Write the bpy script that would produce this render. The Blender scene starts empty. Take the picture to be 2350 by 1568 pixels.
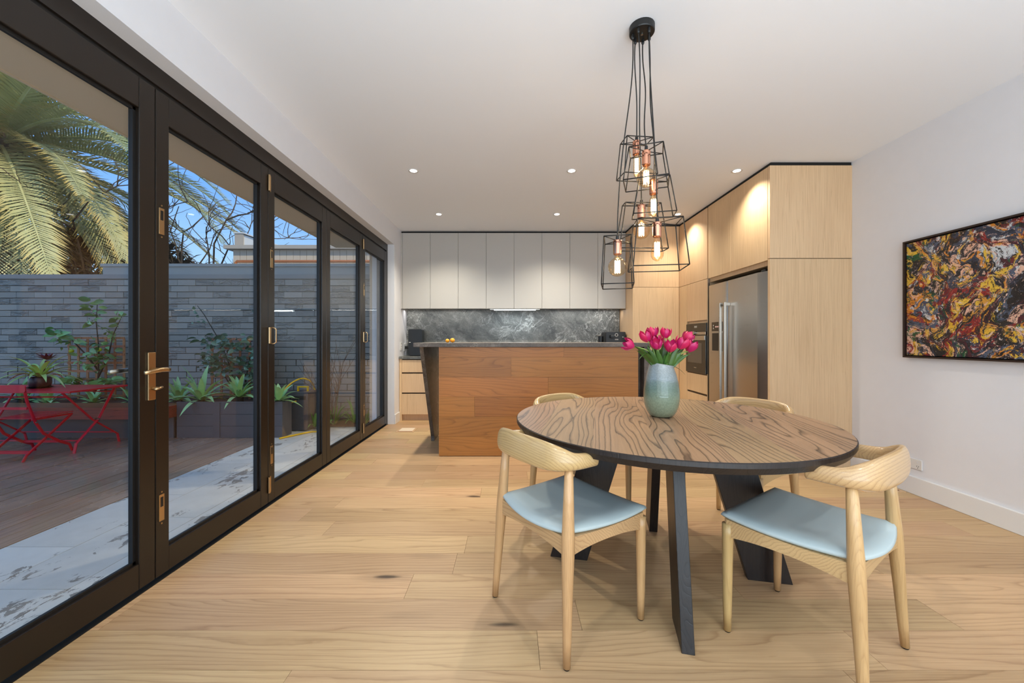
import bpy, math, random
from mathutils import Vector, Matrix, noise as mnoise

# ---------------------------------------------------------------- scene, camera, world, sun, exposure
SC = bpy.context.scene
COL = SC.collection
R = math.radians
H = 1.14          # eye height
F = 910.0         # focal length in pixels of the 2350 px wide frame
VX, VY = 1172.0, 780.0
CZ = 2.695        # ceiling height

def at(px, py, Y):
    """world point on the plane y=Y that is seen at pixel (px, py)"""
    return Vector(((px - VX) * Y / F, Y, H + (VY - py) * Y / F))

cd = bpy.data.cameras.new('camera')
cam = bpy.data.objects.new('camera', cd)
COL.objects.link(cam)
cam.location = (0, 0, H)
cam.rotation_euler = (R(90), 0, 0)
cd.sensor_width = 36.0
cd.lens = F / 2350.0 * 36.0
cd.shift_x = 3 / 2350.0
cd.shift_y = -4 / 2350.0
cd.clip_start = 0.02
cd.clip_end = 200
SC.camera = cam

W = bpy.data.worlds.new('sky')
SC.world = W
W.use_nodes = True
wt = W.node_tree
wt.nodes.clear()
w_out = wt.nodes.new('ShaderNodeOutputWorld')
w_bg = wt.nodes.new('ShaderNodeBackground')
w_tc = wt.nodes.new('ShaderNodeTexCoord')
w_sep = wt.nodes.new('ShaderNodeSeparateXYZ')
w_ramp = wt.nodes.new('ShaderNodeValToRGB')
wt.links.new(w_tc.outputs['Generated'], w_sep.inputs[0])
wt.links.new(w_sep.outputs['Z'], w_ramp.inputs[0])
wt.links.new(w_ramp.outputs[0], w_bg.inputs[0])
wt.links.new(w_bg.outputs[0], w_out.inputs[0])
els = w_ramp.color_ramp.elements
els[0].position = 0.0; els[0].color = (0.62, 0.74, 0.86, 1)
els[1].position = 1.0; els[1].color = (0.13, 0.30, 0.62, 1)
e = els.new(0.12); e.color = (0.31, 0.50, 0.73, 1)
e = els.new(0.30); e.color = (0.12, 0.30, 0.68, 1)
e = els.new(0.50); e.color = (0.13, 0.32, 0.68, 1)
w_bg.inputs[1].default_value = 1.78

def lamp(name, kind, loc, energy, color=(1, 1, 1), rot=(0, 0, 0), **kw):
    l = bpy.data.lights.new(name, kind)
    l.energy = energy
    l.color = color
    for k, v in kw.items():
        setattr(l, k, v)
    o = bpy.data.objects.new(name, l)
    COL.objects.link(o)
    o.location = loc
    o.rotation_euler = rot
    return o

sun = lamp('sun', 'SUN', (8, -8, 12), 3.6, (1.0, 0.86, 0.62), angle=R(0.6))
sun.rotation_euler = Vector((-0.66, 0.38, -0.45)).to_track_quat('-Z', 'Y').to_euler()
# unseen fill light added inside the rear wall, brightening the near room
lamp('rear_fill_light', 'AREA', (0.7, -2.85, 1.55), 82, (0.86, 0.99, 1.06), (R(90), 0, 0),
     shape='RECTANGLE', size=3.9, size_y=2.2)
lamp('ceiling_fill_light', 'AREA', (0.6, -1.2, 0.35), 128, (0.80, 0.99, 1.14), (R(180), 0, 0),
     shape='RECTANGLE', size=3.6, size_y=1.6)  # upward fill light added behind the camera to brighten the ceiling

SC.view_settings.view_transform = 'Standard'
SC.view_settings.look = 'None'
SC.view_settings.exposure = 0.0
SC.view_settings.gamma = 1.0
SC.view_settings.use_curve_mapping = False
try:
    SC.cycles.use_denoising = True
    SC.cycles.max_bounces = 10
    SC.cycles.diffuse_bounces = 5
    SC.cycles.transparent_max_bounces = 24
    SC.cycles.sample_clamp_indirect = 4.0
    SC.cycles.caustics_reflective = False
    SC.cycles.caustics_refractive = False
except Exception:
    pass

RND = random.Random(7)

# ---------------------------------------------------------------- mesh helpers
class MB:
    def __init__(s):
        s.v = []; s.f = []; s.m = []
    def add(s, vs, fs, mi=0):
        b = len(s.v)
        s.v.extend([tuple(p) for p in vs])
        for f in fs:
            s.f.append(tuple(b + i for i in f)); s.m.append(mi)
        return s
    def box(s, x0, x1, y0, y1, z0, z1, mi=0):
        vs = [(x, y, z) for z in (z0, z1) for y in (y0, y1) for x in (x0, x1)]
        return s.add(vs, [(0, 2, 3, 1), (4, 5, 7, 6), (0, 1, 5, 4), (2, 6, 7, 3), (0, 4, 6, 2), (1, 3, 7, 5)], mi)
    def prism(s, poly, axis, a, b, mi=0):
        n = len(poly)
        def P(u, v, w):
            return {'X': (w, u, v), 'Y': (u, w, v), 'Z': (u, v, w)}[axis]
        vs = [P(u, v, a) for u, v in poly] + [P(u, v, b) for u, v in poly]
        fs = [tuple(range(n))[::-1], tuple(range(n, 2 * n))]
        fs += [(i, (i + 1) % n, n + (i + 1) % n, n + i) for i in range(n)]
        return s.add(vs, fs, mi)
    def tube(s, pts, rad, n=8, cap=True, mi=0, flat=None, up=None):
        pts = [Vector(p) for p in pts]
        if not hasattr(rad, '__len__'):
            rad = [rad] * len(pts)
        vs = []
        t0 = (pts[1] - pts[0]).normalized()
        a = Vector(up) if up else (Vector((0, 0, 1)) if abs(t0.z) < 0.9 else Vector((1, 0, 0)))
        u = (a - t0 * a.dot(t0)).normalized()
        for i, p in enumerate(pts):
            t = (pts[min(i + 1, len(pts) - 1)] - pts[max(i - 1, 0)])
            t = t.normalized() if t.length > 1e-9 else t0
            u = (u - t * u.dot(t))
            u = u.normalized() if u.length > 1e-6 else t.orthogonal().normalized()
            w = t.cross(u)
            r = rad[i]
            ru, rw = (r if isinstance(r, tuple) else (r, r * (flat or 1)))
            for k in range(n):
                c = 2 * math.pi * (k + 0.5) / n
                vs.append(p + u * (math.cos(c) * ru) + w * (math.sin(c) * rw))
        fs = []
        for i in range(len(pts) - 1):
            for k in range(n):
                k2 = (k + 1) % n
                fs.append((i * n + k, i * n + k2, (i + 1) * n + k2, (i + 1) * n + k))
        if cap:
            fs.append(tuple(range(n))[::-1])
            fs.append(tuple(range((len(pts) - 1) * n, len(pts) * n)))
        return s.add(vs, fs, mi)
    def bar(s, p, q, w, h=None, mi=0, up=None):
        """square bar, w along up, h across"""
        h = h or w
        return s.tube([p, q], [(w * 0.7071, h * 0.7071)] * 2, n=4, mi=mi, up=up)
    def lathe(s, prof, c=(0, 0, 0), n=24, mi=0, close=True):
        vs = []
        for r, z in prof:
            for k in range(n):
                a = 2 * math.pi * k / n
                vs.append((c[0] + r * math.cos(a), c[1] + r * math.sin(a), c[2] + z))
        fs = []
        for i in range(len(prof) - 1):
            for k in range(n):
                k2 = (k + 1) % n
                fs.append((i * n + k, i * n + k2, (i + 1) * n + k2, (i + 1) * n + k))
        if close:
            fs.append(tuple(range(n))[::-1]); fs.append(tuple(range((len(prof) - 1) * n, len(prof) * n)))
        return s.add(vs, fs, mi)
    def ball(s, c, r, n=12, m=8, mi=0):
        if not hasattr(r, '__len__'):
            r = (r, r, r)
        vs = []; fs = []
        for i in range(m + 1):
            ph = math.pi * i / m
            for k in range(n):
                a = 2 * math.pi * k / n
                vs.append((c[0] + r[0] * math.sin(ph) * math.cos(a), c[1] + r[1] * math.sin(ph) * math.sin(a), c[2] + r[2] * math.cos(ph)))
        for i in range(m):
            for k in range(n):
                k2 = (k + 1) % n
                fs.append((i * n + k, (i + 1) * n + k, (i + 1) * n + k2, i * n + k2))
        return s.add(vs, fs, mi)
    def mesh(s, name, mats, smooth=False):
        me = bpy.data.meshes.new(name)
        me.from_pydata(s.v, [], s.f)
        for m in (mats if isinstance(mats, (list, tuple)) else [mats]):
            me.materials.append(m)
        if any(s.m):
            me.polygons.foreach_set('material_index', s.m)
        if smooth:
            me.polygons.foreach_set('use_smooth', [True] * len(me.polygons))
        me.update()
        return me
    def build(s, name, mats, parent=None, origin=None, smooth=False, bevel=0, seg=2):
        """vertices are given in world space; origin is the world place of the new object's own origin"""
        base = wloc(parent) if parent is not None else Vector((0, 0, 0))
        org = Vector(origin) if origin is not None else base
        s.v = [(p[0] - org.x, p[1] - org.y, p[2] - org.z) for p in s.v]
        me = s.mesh(name, mats, smooth)
        return place(name, me, parent, org - base, None, bevel, seg)

def wloc(o):
    p = Vector(o.location)
    while o.parent is not None:
        o = o.parent
        p = p + Vector(o.location)
    return p

def place(name, me, parent=None, loc=None, rot=None, bevel=0, seg=2):
    o = bpy.data.objects.new(name, me)
    COL.objects.link(o)
    if parent is not None:
        o.parent = parent
    if loc is not None:
        o.location = loc
    if rot is not None:
        o.rotation_euler = rot
    if bevel:
        b = o.modifiers.new('b', 'BEVEL')
        b.width = bevel; b.segments = seg; b.limit_method = 'ANGLE'; b.angle_limit = R(40)
        b.harden_normals = False
    return o

def tag(o, label=None, cat=None, group=None, kind=None):
    if label: o['label'] = label
    if cat: o['category'] = cat
    if group: o['group'] = group
    if kind: o['kind'] = kind
    return o

def thing(name, label, cat, loc=(0, 0, 0), rotz=0, group=None, kind=None):
    o = bpy.data.objects.new(name, None)
    COL.objects.link(o)
    o.empty_display_size = 0.1
    o.location = loc
    o.rotation_euler = (0, 0, rotz)
    return tag(o, label, cat, group, kind)

def copy_tree(o, parent=None):
    c = o.copy()
    COL.objects.link(c)
    c.parent = parent
    for ch in list(o.children):
        copy_tree(ch, c)
    return c

# ---------------------------------------------------------------- materials
class NT:
    def __init__(s, name):
        s.mat = bpy.data.materials.new(name)
        s.mat.use_nodes = True
        s.t = s.mat.node_tree
        s.t.nodes.clear()
        s.out = s.t.nodes.new('ShaderNodeOutputMaterial')
        s.p = s.t.nodes.new('ShaderNodeBsdfPrincipled')
        s.t.links.new(s.p.outputs[0], s.out.inputs[0])
    def n(s, typ, **kw):
        x = s.t.nodes.new('ShaderNode' + typ)
        for k, v in kw.items():
            setattr(x, k, v)
        return x
    def set(s, sock, v):
        if v is None:
            return
        if isinstance(v, bpy.types.NodeSocket):
            s.t.links.new(v, sock)
        elif hasattr(v, '__len__') and len(v) == 3 and sock.type == 'RGBA':
            sock.default_value = (*v, 1)
        else:
            sock.default_value = v
    def math(s, op, a, b=0.0, c=None, clamp=False):
        x = s.n('Math', operation=op, use_clamp=clamp)
        s.set(x.inputs[0], a); s.set(x.inputs[1], b)
        if c is not None: s.set(x.inputs[2], c)
        return x.outputs[0]
    def vmath(s, op, a, b):
        x = s.n('VectorMath', operation=op)
        s.set(x.inputs[0], a); s.set(x.inputs[1], b)
        return x.outputs[0]
    def coord(s, kind='Object'):
        return s.n('TexCoord').outputs[kind]
    def rand(s):
        return s.n('ObjectInfo').outputs['Random']
    def map(s, v, scale=(1, 1, 1), rot=(0, 0, 0), loc=(0, 0, 0)):
        x = s.n('Mapping')
        s.set(x.inputs['Vector'], v)
        x.inputs['Scale'].default_value = scale
        x.inputs['Rotation'].default_value = rot
        x.inputs['Location'].default_value = loc
        return x.outputs[0]
    def strk(s, v, scale=(1, 1, 1), rot=(0, 0, 0), loc=(0, 0, 0)):
        x = s.n('Mapping')
        x.vector_type = 'TEXTURE'
        s.set(x.inputs['Vector'], v)
        x.inputs['Scale'].default_value = tuple(1.0 / c for c in scale)
        x.inputs['Rotation'].default_value = rot
        x.inputs['Location'].default_value = loc
        return x.outputs[0]
    def noise(s, v, scale=5, detail=2, rough=0.5, dist=0.0, out='Fac'):
        x = s.n('TexNoise')
        s.set(x.inputs['Vector'], v)
        x.inputs['Scale'].default_value = scale
        x.inputs['Detail'].default_value = detail
        x.inputs['Roughness'].default_value = rough
        x.inputs['Distortion'].default_value = dist
        return x.outputs[out]
    def ramp(s, fac, stops, interp='LINEAR'):
        x = s.n('ValToRGB')
        s.set(x.inputs[0], fac)
        cr = x.color_ramp
        cr.interpolation = interp
        while len(cr.elements) < len(stops):
            cr.elements.new(0.5)
        for e_, (p, c) in zip(cr.elements, stops):
            e_.position = p
            e_.color = (c, c, c, 1) if not hasattr(c, '__len__') else (*c, 1)
        return x.outputs[0]
    def mix(s, fac, a, b, mode='MIX'):
        x = s.n('Mix', data_type='RGBA', blend_type=mode)
        s.set(x.inputs[0], fac); s.set(x.inputs[6], a); s.set(x.inputs[7], b)
        return x.outputs[2]
    def hsv(s, col, h=0.5, sat=1.0, val=1.0):
        x = s.n('HueSaturation')
        s.set(x.inputs['Hue'], h); s.set(x.inputs['Saturation'], sat); s.set(x.inputs['Value'], val)
        s.set(x.inputs['Color'], col)
        return x.outputs[0]
    def bump(s, h, strength=0.2, dist=0.01):
        x = s.n('Bump')
        s.set(x.inputs['Height'], h)
        x.inputs['Strength'].default_value = strength
        x.inputs['Distance'].default_value = dist
        s.t.links.new(x.outputs[0], s.p.inputs['Normal'])
    def fin(s, col=None, rough=None, metal=None, spec=None, coat=None, emit=None, estr=None, trans=None, sheen=None, ior=None):
        p = s.p.inputs
        s.set(p['Base Color'], col)
        s.set(p['Roughness'], rough); s.set(p['Metallic'], metal); s.set(p['Specular IOR Level'], spec)
        if coat is not None:
            p['Coat Weight'].default_value = coat; p['Coat Roughness'].default_value = 0.15 if coat < 0.5 else 0.03
        if emit is not None:
            s.set(p['Emission Color'], emit); p['Emission Strength'].default_value = estr
        if trans is not None: p['Transmission Weight'].default_value = trans
        if sheen is not None: p['Sheen Weight'].default_value = sheen
        if ior is not None: p['IOR'].default_value = ior
        return s.mat

def srgb(r, g, b):
    f = lambda c: (c / 255 / 12.92) if c / 255 <= 0.04045 else ((c / 255 + 0.055) / 1.055) ** 2.4
    return (f(r), f(g), f(b))

def plain(name, col, rough=0.5, metal=0.0, spec=0.5, var=0.0, bump=0.0, bscale=60, **kw):
    m = NT(name)
    c = col
    if var:
        nz = m.noise(m.coord(), bscale * 0.1, 3)
        c = m.mix(nz, tuple(x * (1 - var) for x in col), tuple(min(1, x * (1 + var)) for x in col))
    if bump:
        m.bump(m.noise(m.coord(), bscale, 3), bump, 0.005)
    return m.fin(c, rough, metal, spec, **kw)

def wood(name, light, dark, axis='X', rings=9, rough=0.45, across=5.0, along=0.7, line=0.6, fibre=0.3,
         tone=0.12, hue=0.01, knots=0.0, bump=0.06, coat=None, spec=0.5, fine=190, sharp=(0.0, 0.16, 0.55), base=0.12, par=0.0):
    m = NT(name)
    r = m.rand()
    cmb = m.n('CombineXYZ')
    m.set(cmb.inputs[0], m.math('MULTIPLY', r, 37.3)); m.set(cmb.inputs[1], m.math('MULTIPLY', r, 91.7)); m.set(cmb.inputs[2], m.math('MULTIPLY', r, 53.1))
    v = m.vmath('ADD', m.coord(), cmb.outputs[0])
    def sc(al, ac):
        return {'X': (al, ac, ac), 'Y': (ac, al, ac), 'Z': (ac, ac, al)}[axis]
    n1 = m.noise(m.map(v, sc(along, across)), 1.0, 2.0, 0.42, 0.25)
    wob = m.noise(m.map(v, sc(9, 30)), 1.0, 2, 0.6)
    t = m.math('ADD', m.math('MULTIPLY', n1, rings * 2.0), m.math('MULTIPLY', wob, 0.35))
    if par:
        sp_ = m.n('SeparateXYZ'); m.set(sp_.inputs[0], v)
        i_, j_ = {'X': (1, 2), 'Y': (0, 2), 'Z': (0, 1)}[axis]
        t = m.math('ADD', t, m.math('MULTIPLY', m.math('ADD', sp_.outputs[i_], sp_.outputs[j_]), par))
    t = m.math('FRACT', t)
    ring = m.ramp(t, [(sharp[0], 1.0), (sharp[1], 0.35), (sharp[2], 0.0), (0.93, 0.15), (1.0, 1.0)])
    fib = m.noise(m.map(v, sc(4, fine)), 1.0, 3, 0.6)
    low = m.noise(m.map(v, sc(0.9, 2.5)), 1.0, 2, 0.5)
    fac = m.math('ADD', m.math('MULTIPLY', ring, line), m.math('MULTIPLY', m.math('SUBTRACT', fib, 0.5), fibre * 2))
    fac = m.math('ADD', fac, m.math('MULTIPLY', m.math('SUBTRACT', low, 0.5), 0.7))
    fac = m.math('ADD', fac, base, clamp=True)
    col = m.mix(fac, light, dark)
    if knots:
        kv = m.map(v, sc(1.15, 4.2))
        vo = m.n('TexVoronoi')
        m.set(vo.inputs['Vector'], m.vmath('ADD', kv, m.vmath('MULTIPLY', m.noise(m.map(v, sc(4, 12)), 1.0, 2, out='Color'), (0.13, 0.13, 0.13))))
        vo.inputs['Scale'].default_value = 0.9
        kd = m.ramp(vo.outputs['Distance'], [(0.0, 1.0), (0.035, 0.9), (0.075, 0.25), (0.20, 0.0)])
        sel = m.math('GREATER_THAN', m.noise(m.map(v, sc(1.0, 1.0)), 0.9, 0), 0.47)
        col = m.mix(m.math('MULTIPLY', m.math('MULTIPLY', kd, sel), knots), col, tuple(c * 0.16 for c in dark))
    val = m.math('ADD', 1.0 - tone, m.math('MULTIPLY', r, 2 * tone))
    r2 = m.math('FRACT', m.math('MULTIPLY', r, 17.13))
    col = m.hsv(col, m.math('ADD', 0.5 - hue, m.math('MULTIPLY', r2, 2 * hue)), 1.0, val)
    m.bump(m.math('SUBTRACT', m.math('MULTIPLY', fib, 0.6), m.math('MULTIPLY', ring, 0.5)), bump, 0.004)
    return m.fin(col, rough, spec=spec, coat=coat)

M = {}
M['wall'] = plain('wall_paint', srgb(226, 226, 230), 0.75, var=0.02, bump=0.03, bscale=120)
M['ceiling'] = plain('ceiling_paint', srgb(240, 242, 246), 0.85)
M['trim'] = plain('trim_paint', srgb(228, 227, 226), 0.35)
M['floor_oak'] = wood('floor_oak', srgb(200, 166, 124), srgb(134, 97, 60), 'X', rings=7, rough=0.42, across=4.6, along=0.50, par=34,
                      line=0.40, fibre=0.36, tone=0.11, hue=0.007, knots=1.0, bump=0.05, base=0.14)
M['floor_gap'] = plain('floor_gap', srgb(92, 60, 36), 0.8)
M['island_oak'] = wood('island_oak', srgb(178, 116, 54), srgb(94, 54, 22), 'X', rings=7, rough=0.42, across=5, along=0.5, par=36,
                       line=0.34, fibre=0.26, tone=0.10, hue=0.003, knots=0.9, bump=0.05)
M['cab_oak'] = wood('cabinet_oak', srgb(222, 190, 150), srgb(180, 142, 104), 'Z', rings=5, rough=0.5, across=22, along=0.35,
                    line=0.28, fibre=0.55, tone=0.03, hue=0.003, bump=0.03, fine=260)
M['cab_oak_dark'] = plain('cabinet_shadow_gap', srgb(74, 56, 40), 0.7)
M['chair_wood'] = wood('ash_chair_wood', srgb(204, 168, 116), srgb(150, 108, 62), 'Z', rings=4, rough=0.32, across=14, along=0.6, par=110,
                       line=0.25, fibre=0.38, tone=0.04, bump=0.03, coat=0.25, fine=300)
M['rail_wood'] = wood('ash_rail_wood', srgb(208, 174, 124), srgb(140, 102, 60), 'X', rings=5, rough=0.28, across=9, along=1.0, par=70,
                      line=0.42, fibre=0.22, tone=0.04, bump=0.02, coat=0.35, fine=300)
M['table_top'] = wood('table_smoked_oak', srgb(166, 132, 100), srgb(52, 38, 30), 'Y', rings=9, rough=0.36, across=4.6, along=0.60, par=36,
                      line=0.85, fibre=0.22, tone=0.07, bump=0.10, sharp=(0.0, 0.14, 0.30), base=0.08)
M['table_dark'] = wood('table_dark_oak', srgb(36, 28, 26), srgb(12, 10, 10), 'Z', rings=10, rough=0.38, across=9, along=1.0,
                       line=0.6, fibre=0.5, tone=0.02, bump=0.15)
M['seat'] = plain('pale_blue_leather', srgb(184, 197, 197), 0.45, bump=0.04, bscale=350)
M['white_lam'] = plain('white_laminate', srgb(186, 182, 176), 0.28)
M['black'] = plain('black_metal', srgb(20, 20, 20), 0.45)
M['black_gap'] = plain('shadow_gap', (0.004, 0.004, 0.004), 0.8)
M['bronze'] = plain('dark_bronze_frame', srgb(30, 22, 15), 0.33, metal=0.2, spec=0.6)
M['bronze_in'] = plain('dark_gasket', srgb(18, 16, 15), 0.5)
M['brass'] = plain('satin_nickel_brass', srgb(190, 160, 120), 0.3, metal=1.0)
M['nickel'] = plain('satin_nickel', srgb(170, 165, 155), 0.32, metal=1.0)
M['copper'] = plain('rose_copper', srgb(226, 160, 130), 0.12, metal=1.0)
M['plastic_w'] = plain('white_plastic', srgb(225, 223, 220), 0.35)
M['plastic_k'] = plain('black_plastic', srgb(22, 22, 24), 0.35)
M['taupe'] = plain('soffit_taupe', srgb(224, 200, 166), 0.8, bump=0.06, bscale=90)
M['glass_dark'] = plain('dark_oven_glass', srgb(24, 22, 21), 0.08, spec=0.6)
M['oven_win'] = plain('oven_window', srgb(84, 76, 68), 0.12)
M['amber'] = plain('apricot_skin', srgb(240, 160, 30), 0.4, var=0.15, bump=0.05)
M['red'] = plain('red_powder_coat', srgb(224, 16, 48), 0.35)
M['soil'] = plain('soil', srgb(70, 52, 40), 0.9, var=0.4, bump=0.8, bscale=90)
M['yellow'] = plain('yellow_plastic', srgb(240, 190, 20), 0.35)
M['charcoal'] = plain('charcoal_paint', srgb(98, 90, 88), 0.6, var=0.12, bump=0.12, bscale=40)
M['grey_cap'] = plain('grey_metal_capping', srgb(150, 144, 138), 0.5)
M['mortar'] = plain('painted_mortar', srgb(100, 95, 88), 0.8, bump=0.3, bscale=60)

def m_steel():
    m = NT('brushed_steel')
    v = m.coord()
    nz = m.noise(m.map(v, (3, 3, 400)), 1, 3)
    rg = m.math('ADD', 0.24, m.math('MULTIPLY', nz, 0.12))
    m.bump(nz, 0.03, 0.002)
    return m.fin(srgb(188, 182, 174), rg, 1.0)
M['steel'] = m_steel()

def m_glass(name, tint=(1, 1, 1), gloss=1.0, ior=1.5):
    m = NT(name)
    m.t.nodes.remove(m.p)
    tr = m.n('BsdfTransparent'); tr.inputs[0].default_value = (*tint, 1)
    gl = m.n('BsdfGlossy'); gl.inputs['Roughness'].default_value = 0.0
    geo = m.n('NewGeometry')
    dt = m.n('VectorMath', operation='DOT_PRODUCT')
    m.set(dt.inputs[0], geo.outputs['Normal']); m.set(dt.inputs[1], geo.outputs['Incoming'])
    # Schlick reflectance of a thin pane surface, the same from both sides
    sch = m.math('ADD', 0.04, m.math('MULTIPLY', 0.96, m.math('POWER', m.math('SUBTRACT', 1.0, m.math('ABSOLUTE', dt.outputs['Value'])), 5.0)))
    mx = m.n('MixShader')
    m.set(mx.inputs[0], m.math('MULTIPLY', sch, gloss, clamp=True))
    m.t.links.new(tr.outputs[0], mx.inputs[1]); m.t.links.new(gl.outputs[0], mx.inputs[2])
    m.t.links.new(mx.outputs[0], m.out.inputs[0])
    return m.mat
M['glass'] = m_glass('window_glass', (0.97, 0.975, 0.97), 0.8)
M['bulb'] = m_glass('amber_bulb_glass', (1.0, 0.88, 0.70), 1.6)

def m_emit(name, col, s):
    m = NT(name)
    return m.fin((0.8, 0.8, 0.8), 0.4, emit=col, estr=s)
M['filament'] = m_emit('glowing_filament', (1.0, 0.72, 0.38), 26)
M['led'] = m_emit('led_lens', (1.0, 0.98, 0.93), 9)
M['led_cool'] = m_emit('cool_led_strip', (0.85, 0.95, 1.0), 6)

def m_stone(name, dark, light, vein, k=1.0, rot=0.6, rough=0.35, amt=1.0):
    m = NT(name)
    v = m.coord()
    wv = m.vmath('ADD', v, m.vmath('MULTIPLY', m.vmath('SUBTRACT', m.noise(v, 2.2 * k, 4, 0.6, out='Color'), (0.5, 0.5, 0.5)), (0.32, 0.32, 0.32)))
    s1 = m.strk(wv, (1.0, 1.0, 3.0), (0, rot, 0))
    body = m.noise(s1, 1.6 * k, 6, 0.65)
    col = m.ramp(body, [(0.30, dark), (0.55, tuple((a + b) / 2 for a, b in zip(dark, light))), (0.72, light)])
    def veins(scale, rt, w, stretch=4.0):
        q = m.strk(wv, (1.0, 1.0, stretch), (0, rt, 0))
        n = m.noise(q, scale * k, 3, 0.55, 0.5)
        return m.ramp(m.math('ABSOLUTE', m.math('SUBTRACT', n, 0.5)), [(0.0, 1.0), (w, 0.35), (w * 3.0, 0.0)])
    a = m.math('MULTIPLY', veins(1.1, -0.75, 0.008), 0.8)
    b = m.math('MULTIPLY', veins(2.6, 0.9, 0.010, 6.0), 0.55)
    gate = m.ramp(m.noise(v, 1.3, 2), [(0.40, 0.0), (0.62, 1.0)])
    f = m.math('MULTIPLY', m.math('MULTIPLY', m.math('ADD', a, b, clamp=True), gate), amt)
    col = m.mix(f, col, vein)
    sp = m.ramp(m.noise(v, 120, 2), [(0.45, 0.85), (0.6, 1.15)])
    col = m.mix(1.0, col, sp, 'MULTIPLY')
    return m.fin(col, rough)
M['stone'] = m_stone('grey_soapstone', srgb(60, 62, 60), srgb(152, 152, 146), srgb(220, 220, 214), 1.5, amt=1.1)
M['stone_dark'] = m_stone('grey_brown_stone', srgb(64, 56, 50), srgb(118, 106, 96), srgb(170, 160, 148), 1.7, 0.2, 0.45, 0.7)

def m_painting():
    m = NT('abstract_paint')
    v = m.map(m.coord(), (1, 1, 1))
    wa = m.vmath('MULTIPLY', m.vmath('SUBTRACT', m.noise(v, 4.2, 2, 0.5, out='Color'), (0.5, 0.5, 0.5)), (0.55, 0.55, 0.55))
    wb = m.vmath('MULTIPLY', m.vmath('SUBTRACT', m.noise(v, 30, 4, 0.75, out='Color'), (0.5, 0.5, 0.5)), (0.045, 0.045, 0.045))
    w = m.vmath('ADD', m.vmath('ADD', v, wa), wb)
    K_ = srgb(22, 18, 18)
    pal = [K_, srgb(52, 60, 80), srgb(30, 24, 26), srgb(140, 28, 28), srgb(24, 20, 26), srgb(226, 180, 156), srgb(78, 90, 112), srgb(216, 168, 40),
           srgb(226, 184, 60), srgb(206, 210, 214), srgb(70, 18, 34), srgb(214, 136, 40), srgb(30, 28, 38), srgb(212, 150, 50), srgb(40, 48, 66), srgb(110, 24, 30), srgb(22, 84, 48)]
    def layer(scale, rot, st, seed):
        q = m.strk(w, (1.0, 1.0, st), (rot, 0, 0), (seed, seed, seed))
        vo = m.n('TexVoronoi'); m.set(vo.inputs['Vector'], q); vo.inputs['Scale'].default_value = scale
        sx = m.n('SeparateColor'); m.t.links.new(vo.outputs['Color'], sx.inputs[0])
        return sx.outputs[0], sx.outputs[1]
    def col(fac, off=0.0):
        k = len(pal)
        return m.ramp(fac, [((i / k), pal[(i * 5 + int(off)) % k]) for i in range(k)], 'CONSTANT')
    a, a2 = layer(11, 0.7, 0.28, 1)
    b, b2 = layer(15, -0.8, 0.30, 5)
    c, c2 = layer(30, 0.5, 0.45, 9)
    g1 = m.ramp(m.noise(w, 13, 5, 0.75, 0.5), [(0.48, 0.0), (0.50, 1.0)])
    g2 = m.ramp(m.noise(w, 20, 5, 0.8, 0.8), [(0.54, 0.0), (0.56, 1.0)])
    out = m.mix(g1, col(a), col(b, 3))
    out = m.mix(g2, out, col(c, 7))
    fl1 = m.ramp(m.noise(m.map(w, (1, 1, 0.5), (0.6, 0, 0)), 42, 4, 0.8), [(0.59, 0.0), (0.605, 1.0)])
    out = m.mix(fl1, out, K_)
    fl2 = m.ramp(m.noise(m.map(w, (1, 1, 0.5), (-0.7, 0, 0), (3, 3, 3)), 34, 4, 0.8), [(0.60, 0.0), (0.615, 1.0)])
    out = m.mix(fl2, out, srgb(222, 190, 172))
    h = m.noise(w, 60, 3, 0.7)
    m.bump(h, 0.5, 0.01)
    return m.fin(out, 0.4)
M['paint_canvas'] = m_painting()

def m_vase():
    m = NT('sage_glazed_glass')
    sx = m.n('SeparateXYZ'); m.set(sx.inputs[0], m.coord())
    z = m.math('ADD', m.math('MULTIPLY', sx.outputs[2], 1 / 0.27), m.math('MULTIPLY', m.math('SUBTRACT', m.noise(m.coord(), 18, 3), 0.5), 0.12))
    c = m.ramp(z, [(0.0, srgb(132, 140, 114)), (0.35, srgb(124, 138, 116)), (0.52, srgb(94, 112, 96)), (0.66, srgb(104, 118, 110)),
                   (0.72, srgb(128, 138, 138)), (1.0, srgb(142, 146, 144))])
    sp = m.ramp(m.noise(m.coord(), 160, 2), [(0.35, 0.85), (0.65, 1.12)])
    return m.fin(m.mix(1.0, c, sp, 'MULTIPLY'), 0.30, spec=0.4, coat=0.7)
M['vase'] = m_vase()

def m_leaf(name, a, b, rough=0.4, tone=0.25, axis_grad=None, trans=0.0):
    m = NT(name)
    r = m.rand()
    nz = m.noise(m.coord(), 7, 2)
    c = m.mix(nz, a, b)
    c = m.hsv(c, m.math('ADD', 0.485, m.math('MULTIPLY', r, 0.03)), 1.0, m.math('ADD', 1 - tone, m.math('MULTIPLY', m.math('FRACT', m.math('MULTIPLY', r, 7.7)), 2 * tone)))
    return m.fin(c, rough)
M['tulip_leaf'] = m_leaf('tulip_leaf', srgb(36, 66, 18), srgb(74, 108, 42), 0.4, 0.2)
M['citrus_leaf'] = m_leaf('citrus_leaf', srgb(84, 140, 66), srgb(176, 206, 140), 0.24, 0.35)
M['climber_leaf'] = m_leaf('climber_leaf', srgb(48, 84, 58), srgb(160, 186, 158), 0.2, 0.45)
M['agave_leaf'] = m_leaf('agave_leaf', srgb(130, 186, 104), srgb(206, 232, 160), 0.4, 0.2)
M['strap_leaf'] = m_leaf('strap_leaf', srgb(76, 130, 48), srgb(150, 190, 96), 0.35, 0.3)
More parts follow.
